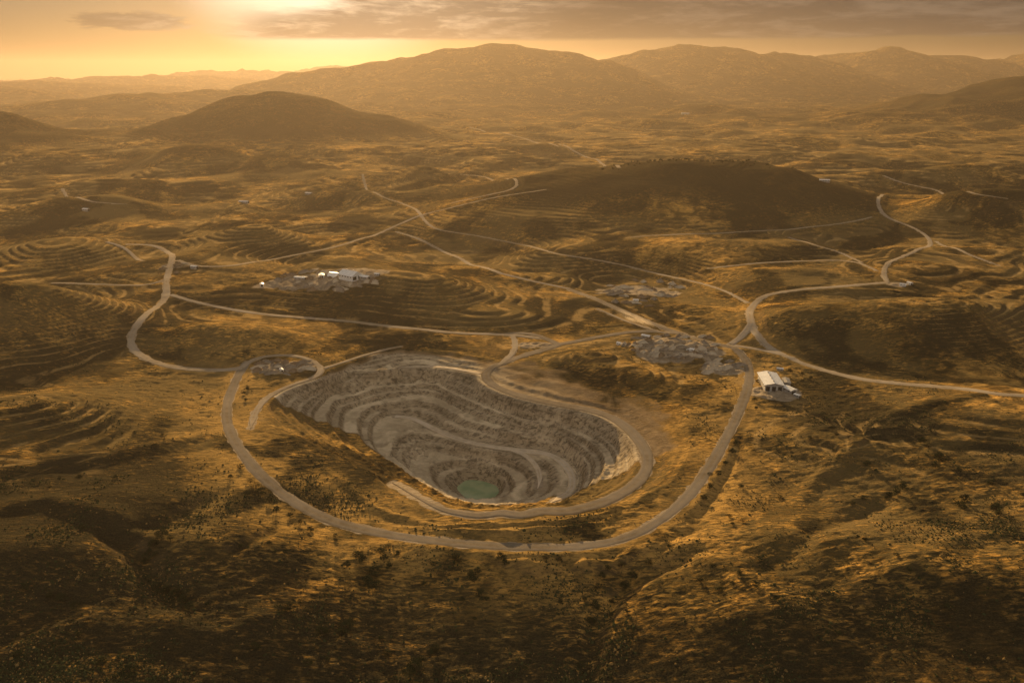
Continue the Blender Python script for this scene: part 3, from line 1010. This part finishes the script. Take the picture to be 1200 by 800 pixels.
# ------------------------------------------------------------------ haze
def build_haze():
    me = bpy.data.meshes.new('haze')
    L = 42000; z0, z1 = -150, 900
    v = [(x, y, z) for z in (z0, z1) for x, y in ((-L, -L), (L, -L), (L, L), (-L, L))]
    me.from_pydata(v, [], [(3, 2, 1, 0), (4, 5, 6, 7), (0, 1, 5, 4), (1, 2, 6, 5), (2, 3, 7, 6), (3, 0, 4, 7)])
    m = bpy.data.materials.new('haze')
    m.use_nodes = True
    g = NT(m.node_tree)
    out = g.n('ShaderNodeOutputMaterial')
    pv = g.n('ShaderNodeVolumePrincipled')
    pv.inputs['Color'].default_value = (0.37, 0.29, 0.21, 1)
    pv.inputs['Density'].default_value = HAZE_DENSITY
    pv.inputs['Anisotropy'].default_value = HAZE_G
    g.link(pv.outputs[0], out.inputs['Volume'])
    me.materials.append(m)
    o = bpy.data.objects.new('haze', me)
    C.objects.link(o)
    tag(o, 'warm evening haze filling the valleys', 'haze', kind='stuff')


build_haze()
# ------------------------------------------------------------------ things standing on the ground
rng = random.Random(5)


def ground_at(x, y):
    return float(sample(Z, np.array([x]), np.array([y]))[0])


def spots(pts):
    """world places of photo points, with ground height"""
    w = hit(pts)
    return [(float(a), float(b), ground_at(a, b)) for a, b in w]


M_white = plain('white_metal', (0.74, 0.70, 0.63), 0.5, 0.12, 0.25)
M_wall = plain('weathered_cladding', (0.30, 0.27, 0.23), 0.7, 0.25, 0.2)
M_dark = plain('dark_opening', (0.03, 0.028, 0.025), 0.8, 0.2)
M_conc = plain('concrete', (0.40, 0.35, 0.28), 0.9, 0.2, 0.3)
M_rust = plain('rusty_steel', (0.20, 0.12, 0.07), 0.8, 0.3, 0.5)
M_bark = plain('bark', (0.07, 0.05, 0.035), 0.9, 0.3)
M_leaf = plain('scrub_leaves', (0.040, 0.042, 0.018), 0.8, 0.45, 0.35)
HEAP_M = {
    'pale': plain('pale_spoil', (0.38, 0.31, 0.22), 0.95, 0.25, 0.3),
    'grey': plain('grey_spoil', (0.19, 0.155, 0.115), 0.95, 0.35, 0.3),
    'brown': plain('brown_spoil', (0.17, 0.12, 0.075), 0.95, 0.3, 0.3),
}


def box(vs, fs, x0, x1, y0, y1, z0, z1):
    b = len(vs)
    vs += [(x0, y0, z0), (x1, y0, z0), (x1, y1, z0), (x0, y1, z0), (x0, y0, z1), (x1, y0, z1), (x1, y1, z1), (x0, y1, z1)]
    fs += [(b + 3, b + 2, b + 1, b), (b + 4, b + 5, b + 6, b + 7), (b, b + 1, b + 5, b + 4), (b + 1, b + 2, b + 6, b + 5), (b + 2, b + 3, b + 7, b + 6), (b + 3, b, b + 4, b + 7)]


def shed(name, loc, rz, w, l, h, rh, label, cat, wall=None, roofm=None, ndoor=2, group=None, vents=0):
    """gabled metal shed: walls, overhanging ribbed roof, big doors on the near end, strip windows"""
    root = empty(name, loc, rz)
    tag(root, label, cat, group)
    hw, hl = w / 2, l / 2
    v = [(-hw, -hl, -1.5), (hw, -hl, -1.5), (hw, hl, -1.5), (-hw, hl, -1.5), (-hw, -hl, h), (hw, -hl, h), (hw, hl, h), (-hw, hl, h), (0, -hl, h + rh), (0, hl, h + rh)]
    f = [(0, 1, 5, 8, 4), (2, 3, 7, 9, 6), (1, 2, 6, 5), (3, 0, 4, 7)]
    mesh_obj('wall', v, f, wall or M_wall, root)
    o = 0.07 * w
    t = 0.25
    rise = rh * (1 + o / hw)
    vs, fs = [], []
    nrib = max(4, int(l / 2.5))
    for s in (-1, 1):
        for k in range(nrib):
            y0 = -hl - o + (l + 2 * o) * k / nrib; y1 = -hl - o + (l + 2 * o) * (k + 0.86) / nrib
            y2 = -hl - o + (l + 2 * o) * (k + 1) / nrib
            for (ya, yb, dz) in ((y0, y1, 0.0), (y1, y2, 0.10)):
                b = len(vs)
                ze = h + rh - rise + 0.05 + dz; zr = h + rh + 0.05 + dz
                xo = s * (hw + o)
                vs += [(0, ya, zr), (xo, ya, ze), (xo, yb, ze), (0, yb, zr), (0, ya, zr + t), (xo, ya, ze + t), (xo, yb, ze + t), (0, yb, zr + t)]
                q = [(4, 5, 6, 7), (3, 2, 1, 0), (0, 1, 5, 4), (1, 2, 6, 5), (2, 3, 7, 6)]
                fs += [tuple(b + i for i in (c if s > 0 else c[::-1])) for c in q]
    rf = mesh_obj('roof', vs, fs, roofm or M_white, root)
    for k in range(vents):
        vs, fs = [], []
        y = -hl + l * (k + 0.5) / vents
        box(vs, fs, -0.7, 0.7, y - 0.9, y + 0.9, h + rh + 0.1, h + rh + 1.3)
        mesh_obj('roof_vent', vs, fs, M_wall, rf)
    for k in range(ndoor):
        cx = -hw + w * (k + 0.5) / ndoor
        dw = w / ndoor * 0.32
        vs, fs = [], []
        box(vs, fs, cx - dw, cx + dw, -hl - 0.06, -hl + 0.1, 0.0, h * 0.72)
        d = mesh_obj('door', vs, fs, M_dark, root)
        vs, fs = [], []
        box(vs, fs, cx - dw - 0.3, cx + dw + 0.3, -hl - 0.16, -hl - 0.06, h * 0.72, h * 0.72 + 0.35)
        mesh_obj('door_lintel', vs, fs, M_conc, d)
    nw = max(2, int(l / 6))
    for s in (-1, 1):
        for k in range(nw):
            y = -hl + l * (k + 0.5) / nw
            vs, fs = [], []
            x0, x1 = sorted((s * (hw - 0.05), s * (hw + 0.06)))
            box(vs, fs, x0, x1, y - 1.1, y + 1.1, h * 0.55, h * 0.78)
            mesh_obj('window', vs, fs, M_dark, root)
    return root


def heading(a, b):
    (xa, ya, _), (xb, yb, _) = a, b
    return math.atan2(-(xb - xa), yb - ya)


# main shed beside the haul road
a, b = spots([(896, 441), (909, 462)])
rz = heading(b, a)
cx, cy = (a[0] + b[0]) / 2, (a[1] + b[1]) / 2
shed('warehouse', (cx, cy, ground_at(cx, cy)), rz, 21, 40, 8.0, 2.2,
     'largest pale roofed metal shed beside the haul road right of the pit', 'warehouse', ndoor=3, vents=4)
p, = spots([(925, 459)])
shed('storage_shed', (p[0], p[1], p[2]), rz + 0.5, 9, 14, 4.5, 1.3, 'smaller pale shed at the right end of the large metal shed', 'shed', ndoor=1)
p, = spots([(921, 450)])
shed('storage_shed', (p[0], p[1], p[2]), rz - 0.1, 8, 16, 4.8, 1.0, 'grey roofed shed tucked behind the right side of the large metal shed', 'shed', roofm=M_conc, ndoor=1)
p, = spots([(914, 434)])
shed('site_hut', (p[0], p[1], p[2]), 1.2, 4, 8, 3, 0.7, 'small bright hut just behind the large metal shed', 'hut', ndoor=1)
p, = spots([(934, 465)])
shed('site_hut', (p[0], p[1], p[2]), 0.7, 4, 7, 3, 0.7, 'small hut on the slope right of the smaller pale shed', 'hut', ndoor=1)

# processing plant on the terraced knoll
p, = spots([(411, 326)])
shed('processing_shed', p, 0.95, 24, 32, 8, 5.5, 'tall white tent shaped shed, brightest building on the terraced knoll', 'shed', wall=M_white, ndoor=2, vents=2)
p, = spots([(428, 327)])
shed('storage_shed', p, 1.1, 10, 16, 5, 1.5, 'low shed right of the tall white shed on the knoll', 'shed', ndoor=1)
p, = spots([(377, 325)])
shed('storage_shed', p, 0.2, 9, 13, 5, 1.5, 'small white shed left of the domed shelter on the knoll', 'shed', wall=M_white, ndoor=1)
p, = spots([(307, 335)])
shed('site_hut', p, 0.3, 6, 8, 4, 1.0, 'lone white hut at the left edge of the terraced knoll', 'hut', wall=M_white, ndoor=1)
p, = spots([(352, 327)])
shed('storage_shed', p, 1.3, 8, 20, 3.5, 1.0, 'long low pale shed in the middle of the knoll yard', 'shed', ndoor=1)
p, = spots([(442, 323)])
shed('site_hut', p, 1.3, 5, 9, 3.5, 1.0, 'small hut at the right edge of the knoll yard', 'hut', ndoor=1)


def dome(name, loc, rz, w, l, h, label, cat):
    root = empty(name, loc, rz)
    tag(root, label, cat)
    vs, fs = [], []
    n, k = 14, 10
    for j in range(k + 1):
        y = -l / 2 + l * j / k
        for i in range(n + 1):
            a_ = math.pi * i / n
            rib = 0.12 if j % 2 else 0
            vs.append((math.cos(a_) * (w / 2 + rib), y, math.sin(a_) * (h + rib) - 0.3))
    for j in range(k):
        for i in range(n):
            q = j * (n + 1) + i
            fs.append((q, q + 1, q + n + 2, q + n + 1))
    mesh_obj('canopy', vs, fs, M_white, root, smooth=True)
    for y, s in ((-l / 2 + 0.4, 1), (l / 2 - 0.4, -1)):
        e = [(math.cos(math.pi * i / n) * (w / 2 - .1), y, math.sin(math.pi * i / n) * (h - .1) - 0.3) for i in range(n + 1)]
        mesh_obj('end_wall', e, [tuple(range(n + 1))], M_wall, root)
    vs, fs = [], []
    box(vs, fs, -w * 0.2, w * 0.2, -l / 2 + 0.2, -l / 2 + 0.35, 0, h * 0.6)
    mesh_obj('door', vs, fs, M_dark, root)
    return root


p, = spots([(392, 324)])
dome('domed_shelter', p, 1.2, 15, 20, 7.5, 'rounded white shelter left of the tall white shed on the knoll', 'shelter')

# scattered small buildings
for (q, w, l, h, rz_, nm, lab, cat) in [
    ((1058, 335), 6, 10, 3.5, 1.0, 'site_hut', 'left one of two pale huts at the road junction below the dark hill', 'hut'),
    ((1066, 333), 6, 8, 3.2, 0.4, 'site_hut', 'right one of two pale huts at the road junction below the dark hill', 'hut'),
    ((101, 247), 9, 16, 5, 1.3, 'farm_shed', 'pale shed below the far left dirt track', 'shed'),
    ((286, 238), 10, 26, 5, 1.4, 'farm_shed', 'long pale shed in the dip below the cone shaped hill', 'shed'),
    ((362, 228), 10, 20, 5, 1.2, 'farm_shed', 'pale shed near the bend of the upper gravel road', 'shed'),
    ((803, 134), 22, 60, 8, 1.5, 'farm_shed', 'far pale shed alone in the hazy valley under the mountains', 'shed'),
    ((966, 213), 12, 26, 5, 1.3, 'farm_shed', 'pale shed on the plain right behind the dark hill', 'shed'),
    ((228, 314), 7, 12, 3.5, 1.3, 'site_hut', 'pale hut right of the left hand road junction', 'hut'),
    ((330, 435), 4, 6, 3, 0.5, 'site_hut', 'single bright hut in the small looped yard above the pit', 'hut'),
    ((726, 404), 5, 8, 3, 0.8, 'site_hut', 'small pale hut at the left end of the rubble yard', 'hut'),
    ((809, 411), 5, 10, 3, 1.2, 'site_hut', 'small white hut in the middle of the rubble yard', 'hut'),
    ((757, 396), 7, 12, 4, 1.0, 'storage_shed', 'curved row end shed at the top left of the rubble yard', 'shed'),
    ((745, 353), 5, 9, 3, 1.4, 'site_hut', 'small pale hut in the upper diamond shaped yard', 'hut'),
]:
    p, = spots([q])
    shed(nm, p, rz_, w, l, h, h * 0.3, lab if 'curved' not in lab else 'pale shed at the top left of the rubble yard', cat, wall=M_white if w < 7 else None, ndoor=1)

# heaps of spoil and rubble
def heap_mesh(seed, ln):
    v, f = [], []
    nr, na = 9, 30
    for i in range(nr + 1):
        q = i / nr
        for j in range(na):
            a_ = 2 * math.pi * j / na
            rr_ = q * (1 + 0.22 * float(pn(np.array([math.cos(a_) * 1.3 + seed * 3]), np.array([math.sin(a_) * 1.3]))[0]) * 2)
            x = rr_ * math.cos(a_) * ln; y = rr_ * math.sin(a_)
            nzv = float(pn(np.array([x * 2.6 + seed * 9]), np.array([y * 2.6]))[0]) + 0.5 * float(pn(np.array([x * 6 + seed]), np.array([y * 6]))[0])
            z = (1 - q) ** 0.85 * 0.62 + nzv * 0.22 * (1 - q * q) - (0.35 if i == nr else 0)
            v.append((x, y, z))
    for i in range(nr):
        for j in range(na):
            j2 = (j + 1) % na
            f.append((i * na + j, (i + 1) * na + j, (i + 1) * na + j2, i * na + j2))
    return v, f


heap_meshes = {}
for kind_, mt in HEAP_M.items():
    for k, ln in enumerate((1.0, 1.7, 3.0)):
        v, f = heap_mesh(k * 5 + len(kind_), ln)
        me = bpy.data.meshes.new('spoil_heap')
        me.from_pydata(v, [], f)
        me.materials.append(mt)
        me.polygons.foreach_set('use_smooth', [True] * len(f))
        heap_meshes[(kind_, k)] = me


def heaps(cx, cy, rx, ry, n, where, sizes, mixk, seed):
    rg = random.Random(seed)
    pts = []
    for _ in range(n):
        a_ = rg.random() * 6.283; q = math.sqrt(rg.random())
        pts.append((cx + rx * q * math.cos(a_), cy + ry * q * math.sin(a_)))
    for (x, y, z) in spots(pts):
        if float(sample(road_mask, np.array([x]), np.array([y]))[0]) > 0.25:
            continue
        kd = rg.choice(mixk); k = rg.choice((0, 0, 1, 1, 2))
        o = bpy.data.objects.new('spoil_heap', heap_meshes[(kd, k)])
        s = rg.uniform(*sizes) * (0.75 if k == 2 else 1)
        o.location = (x, y, z - 0.2)
        o.rotation_euler = (0, 0, rg.uniform(-0.7, 0.7))
        o.scale = (s, s, s * rg.uniform(1.0, 1.5))
        C.objects.link(o)
        shape = ('round', 'oval', 'long low')[k]
        tag(o, f'{shape} {kd} heap of spoil dumped in {where}', 'spoil heap', f'{shape} {kd} spoil heaps in {where}')


heaps(790, 405, 60, 15, 85, 'the rubble yard above the pit', (2.5, 6), ('pale', 'grey', 'pale', 'brown'), 1)
heaps(845, 430, 22, 9, 16, 'the strip between rubble yard and haul road', (3.5, 7), ('pale', 'pale', 'grey'), 2)
heaps(333, 431, 34, 9, 30, 'the small looped yard left of the pit', (3, 6.5), ('pale', 'grey', 'brown', 'grey'), 3)
heaps(750, 343, 55, 16, 36, 'the upper diamond shaped yard', (4, 9), ('grey', 'brown', 'pale', 'grey'), 4)
heaps(380, 329, 62, 11, 44, 'the processing yard on the knoll', (3, 8), ('pale', 'pale', 'brown', 'grey'), 5)
heaps(210, 314, 22, 6, 8, 'the left hand road junction', (3, 6), ('pale', 'brown'), 6)

# ------------------------------------------------------------------ low scrub and grass clumps, beyond counting
def tufts():
    rs = np.random.RandomState(3)
    N = 300000
    px_ = rs.uniform(-40, 1240, N); py_ = 330 + 480 * rs.rand(N) ** 0.8
    w = plane(np.stack([px_, py_], 1))
    x, y = w[:, 0], w[:, 1]
    dens = sst(0.0, 0.5, fbm(x, y, 75, 3, 200)) * 0.8 + 0.03
    dk_ = sample(dark, x, y)
    dens = dens * (0.35 + 0.65 * dk_) * sst(1500, 700, y)
    bad = np.maximum(sample(road_mask, x, y), sample(yard, x, y)) + (sample(pitw.reshape(NR, NA), x, y))
    keep = (rs.rand(N) < dens) & (bad < 0.1)
    x = x[keep]; y = y[keep]
    n = len(x)
    z = sample(Z, x, y)
    s = np.exp(rs.normal(-0.45, 0.42, n)); s = np.clip(s, 0.3, 2.0)
    h = s * rs.uniform(0.5, 1.0, n)
    k = 5
    a = rs.rand(n)[:, None] * 6.28 + np.arange(k)[None, :] * 2 * np.pi / k + rs.normal(0, 0.25, (n, k))
    rr = s[:, None] * rs.uniform(0.55, 1.0, (n, k))
    base = np.stack([x[:, None] + np.cos(a) * rr, y[:, None] + np.sin(a) * rr, np.repeat((z - 0.15)[:, None], k, 1)], 2)
    top = np.stack([x[:, None] + np.cos(a + 0.5) * rr * 0.6, y[:, None] + np.sin(a + 0.5) * rr * 0.6, z[:, None] + h[:, None] * rs.uniform(0.5, 1.0, (n, k))], 2)
    tip = np.stack([x, y, z + h], 1)[:, None, :]
    V = np.concatenate([base, top, tip], 1).reshape(-1, 3).astype(np.float32)
    i = np.arange(k); j = (i + 1) % k
    t = np.concatenate([np.stack([i, j, k + i], 1), np.stack([j, k + j, k + i], 1), np.stack([k + i, k + j, np.full(k, 2 * k)], 1)])
    Fc = (t[None] + (np.arange(n) * (2 * k + 1))[:, None, None]).reshape(-1, 3).astype(np.int32)
    me = bpy.data.meshes.new('low_scrub')
    me.vertices.add(len(V)); me.vertices.foreach_set('co', V.ravel())
    me.loops.add(Fc.size); me.loops.foreach_set('vertex_index', Fc.ravel())
    me.polygons.add(len(Fc)); me.polygons.foreach_set('loop_start', np.arange(len(Fc), dtype=np.int32) * 3)
    me.polygons.foreach_set('loop_total', np.full(len(Fc), 3, np.int32))
    me.update(calc_edges=True)
    me.materials.append(M_leaf); me.materials.append(plain('dry_grass_clump', (0.20, 0.125, 0.045), 0.9, 0.3, 0.3))
    gold_ = (rs.rand(n) < 0.3 * (1 - dk_[keep] * 0.6)).astype(np.int32)
    me.polygons.foreach_set('material_index', np.repeat(gold_, len(t)))
    o = bpy.data.objects.new('low_scrub', me)
    C.objects.link(o)
    tag(o, 'low dark scrub and dry grass clumps covering the slopes', 'scrub', kind='stuff')
    print('tufts', n)


tufts()

# ------------------------------------------------------------------ trees and shrubs
def tree_proto(seed, bushy):
    rg = random.Random(seed)
    root = empty('scrub_tree', (0, 0, 0))
    hgt = 1.0
    # trunk with limbs, unit height tree (scaled when placed)
    vs, fs = [], []

    def tube(p0, p1, r0, r1, n=6):
        b = len(vs)
        d = Vector(p1) - Vector(p0)
        u = d.orthogonal().normalized(); w_ = d.normalized().cross(u)
        for (p_, r_) in ((p0, r0), (p1, r1)):
            for i in range(n):
                a_ = 6.283 * i / n
                q = Vector(p_) + (u * math.cos(a_) + w_ * math.sin(a_)) * r_
                vs.append(tuple(q))
        for i in range(n):
            fs.append((b + i, b + (i + 1) % n, b + n + (i + 1) % n, b + n + i))
    top = (rg.uniform(-.04, .04), rg.uniform(-.04, .04), 0.42)
    tube((0, 0, -0.08), top, 0.035, 0.024)
    lobes = []
    nl = 7 if bushy else 5
    for k in range(nl):
        a_ = 6.283 * (k + rg.random() * 0.7) / nl
        rr_ = rg.uniform(0.22, 0.42) if bushy else rg.uniform(0.12, 0.3)
        c = (math.cos(a_) * rr_, math.sin(a_) * rr_, rg.uniform(0.2, 0.68))
        tube((top[0], top[1], top[2] * rg.uniform(0.5, 1.0)), c, 0.018, 0.006, 5)
        lobes.append((c, rg.uniform(0.19, 0.30)))
    lobes.append(((0, 0, 0.72), 0.24))
    mesh_obj('trunk', vs, fs, M_bark, root)
    vs, fs = [], []
    for c, rr_ in lobes:
        for _ in range(95):
            d = Vector((rg.gauss(0, 1), rg.gauss(0, 1), rg.gauss(0, 1))).normalized()
            q = Vector(c) + Vector((d.x, d.y, d.z * 0.72)) * rr_ * (rg.random() ** 0.4)
            if q.z < 0.02: continue
            s = rg.uniform(0.022, 0.05)
            u = Vector((rg.gauss(0, 1), rg.gauss(0, 1), rg.gauss(0, 1))).normalized()
            w_ = u.orthogonal().normalized()
            b = len(vs)
            vs.extend([tuple(q + u * s), tuple(q + w_ * s * 0.8), tuple(q - u * s * 0.7), tuple(q - w_ * s)])
            fs.append((b, b + 1, b + 2, b + 3))
    mesh_obj('crown', vs, fs, M_leaf, root)
    return root


protos = [tree_proto(k, k % 2 == 0) for k in range(6)]
used = set()


def plant(x, y, z, height, k, label, group, spread=1.25):
    p_ = protos[k]
    o = p_ if k not in used else copy_tree(p_)
    used.add(k)
    o.location = (x, y, z - 0.15)
    o.rotation_euler = (0, 0, rng.uniform(0, 6.28))
    o.scale = (height * spread, height * spread, height)
    tag(o, label, 'tree', group)


n_tree = 0
# dark clumps picked from the photograph, each a few trees
CL = [
    ('the dark hollow at the lower left', [(190, 628, 9), (180, 640, 8), (200, 634, 7), (176, 652, 8), (208, 700, 10), (196, 694, 9), (183, 690, 8), (215, 706, 8), (170, 660, 6), (222, 712, 6)]),
    ('the bank below the ring road', [(432, 684, 9), (438, 672, 8), (450, 656, 7), (446, 648, 6), (420, 652, 6), (424, 656, 7), (436, 688, 8), (456, 664, 6), (466, 650, 5), (407, 663, 5)]),
    ('the gully below the pit front', [(534, 655, 7), (538, 660, 6), (552, 676, 8), (556, 682, 6), (562, 697, 7), (588, 655, 7), (592, 660, 6), (560, 670, 5), (640, 654, 5), (655, 656, 5)]),
    ('the dry slope at the bottom centre', [(405, 738, 9), (410, 732, 7), (400, 745, 7), (510, 763, 8), (505, 768, 6), (486, 783, 9), (480, 790, 7), (492, 776, 6), (455, 768, 5)]),
    ('the wide slope at the lower right', [(1130, 588, 9), (1126, 594, 7), (1166, 597, 9), (1170, 602, 7), (1058, 572, 9), (1050, 578, 8), (1042, 582, 6), (1016, 545, 6), (1080, 518, 7), (1088, 524, 6), (1100, 536, 7), (1104, 541, 6), (1096, 548, 6), (1160, 566, 5), (980, 510, 5), (975, 504, 6)]),
    ('the shadowed bank left of the pit', [(300, 572, 8), (306, 578, 7), (294, 566, 6), (316, 588, 7), (324, 600, 7), (290, 580, 6), (282, 548, 5), (340, 606, 6), (352, 614, 6), (364, 622, 5), (270, 560, 5), (286, 462, 5), (288, 470, 5), (290, 456, 6)]),
    ('the bottom left slope', [(120, 780, 8), (60, 700, 7), (72, 704, 8), (30, 690, 7), (90, 712, 6), (150, 790, 8), (330, 716, 7), (340, 712, 6), (352, 708, 6), (378, 742, 7), (300, 760, 6)]),
    ('the right hand roadside strip', [(862, 520, 6), (858, 530, 6), (850, 545, 6), (842, 556, 5), (832, 572, 6), (825, 584, 5), (888, 448, 5), (884, 470, 6), (886, 480, 5), (926, 436, 6), (940, 440, 6), (950, 444, 5)]),
    ('the crossing gullies below the pit', [(712, 668, 6), (728, 664, 6), (742, 676, 6), (700, 690, 6), (698, 712, 7), (693, 730, 6), (760, 660, 5), (706, 676, 5), (735, 688, 5)]),
]
kinds = ('broad', 'slim')
for where, L in CL:
    ws = spots([(q[0], q[1]) for q in L])
    big_h = max(q[2] for q in L)
    for k, ((x, y, z), q) in enumerate(zip(ws, L)):
        pr = rng.randrange(6)
        size = 'tall' if q[2] >= 8 else ('middling' if q[2] >= 6.5 else 'small')
        kd = kinds[pr % 2]
        plant(x, y, z, q[2], pr, f'{size} {kd} dark scrub tree in {where}', f'{size} {kd} dark trees in {where}')
        n_tree += 1
# thin scatter over the near slopes
pts = []
while len(pts) < 75:
    px_, py_ = rng.uniform(-20, 1220), rng.uniform(500, 798)
    w = plane([(px_, py_)])[0]
    if float(pn(np.array([w[0] / 60]), np.array([w[1] / 60]), 9)[0]) < 0.08: continue
    if point_in(np.array([px_]), np.array([py_]), [(255, 420), (255, 520), (330, 590), (450, 635), (600, 655), (720, 650), (800, 610), (880, 470), (880, 400)])[0]: continue
    pts.append((px_, py_))
for (x, y, z), q in zip(spots(pts), pts):
    side = 'left' if q[0] < 400 else ('middle' if q[0] < 800 else 'right')
    pr = rng.randrange(6)
    plant(x, y, z, rng.uniform(2.2, 4.5), pr, f'low {kinds[pr % 2]} bush scattered on the {side} foreground slope', f'low {kinds[pr % 2]} bushes on the {side} foreground slope', 1.5)
# trees on the crest of the dark hill
cr = []
for k in range(105):
    px_ = rng.gauss(815, 70)
    if not 700 < px_ < 935: px_ = rng.uniform(740, 900)
    cr.append((px_, 0))
    # walk down the column until the sight line meets the hill
zz = []
for px_, _ in cr:
    Yc = 2350 + rng.gauss(10, 45)
    xc = (px_ - 600) / F * Yc * 0.985
    pr = rng.randrange(6)
    z = ground_at(xc, Yc)
    side = 'left' if px_ < 770 else ('middle' if px_ < 860 else 'right')
    plant(xc, Yc, z, rng.uniform(4.5, 8), pr, f'{kinds[pr % 2]} dark tree on the {side} part of the dark hill crest', f'{kinds[pr % 2]} trees on the {side} part of the dark hill crest')

# ------------------------------------------------------------------ dust raised on the haul road
def dust_cloud():
    (x0, y0, z0), (x1, y1, z1) = spots([(771, 390), (718, 366)])
    L = math.hypot(x1 - x0, y1 - y0)
    bm = bmesh.new()
    bmesh.ops.create_icosphere(bm, subdivisions=3, radius=1.0)
    for v in bm.verts:
        n = float(pn(np.array([v.co.x * 2.2]), np.array([v.co.y * 2.2 + v.co.z]))[0])
        v.co *= 1 + 0.25 * n
    me = bpy.data.meshes.new('dust_cloud')
    bm.to_mesh(me); bm.free()
    m = bpy.data.materials.new('dust')
    m.use_nodes = True
    g = NT(m.node_tree)
    out = g.n('ShaderNodeOutputMaterial')
    pv = g.n('ShaderNodeVolumePrincipled')
    pv.inputs['Color'].default_value = (0.92, 0.76, 0.55, 1)
    pv.inputs['Anisotropy'].default_value = 0.3
    tc = g.n('ShaderNodeTexCoord')
    ln = g.n('ShaderNodeVectorMath', operation='LENGTH')
    g.link(tc.outputs['Object'], ln.inputs[0])
    sx = g.n('ShaderNodeSeparateXYZ', i_0=tc.outputs['Object']).outputs[1]
    fall = g.ramp(ln.outputs['Value'], 0.95, 0.1)
    nz = g.noise(tc.outputs['Object'], 2.2, 4, 0.6)
    dn = g.math('MULTIPLY', g.math('MULTIPLY', fall, g.ramp(nz, 0.38, 0.7)), g.ramp(sx, 0.9, -0.8, 0.3, 1.0))
    g.link(g.math('MULTIPLY', dn, 0.09), pv.inputs['Density'])
    g.link(pv.outputs[0], out.inputs['Volume'])
    me.materials.append(m)
    o = bpy.data.objects.new('dust_cloud', me)
    C.objects.link(o)
    o.location = ((x0 + x1) / 2, (y0 + y1) / 2, max(z0, z1) + 4.5)
    o.rotation_euler = (0, 0, math.atan2(-(x1 - x0), y1 - y0))
    o.scale = (13, L / 2 * 1.1, 9)
    tag(o, 'pale dust cloud drifting along the haul road above the rubble yard', 'dust', kind='stuff')


dust_cloud()
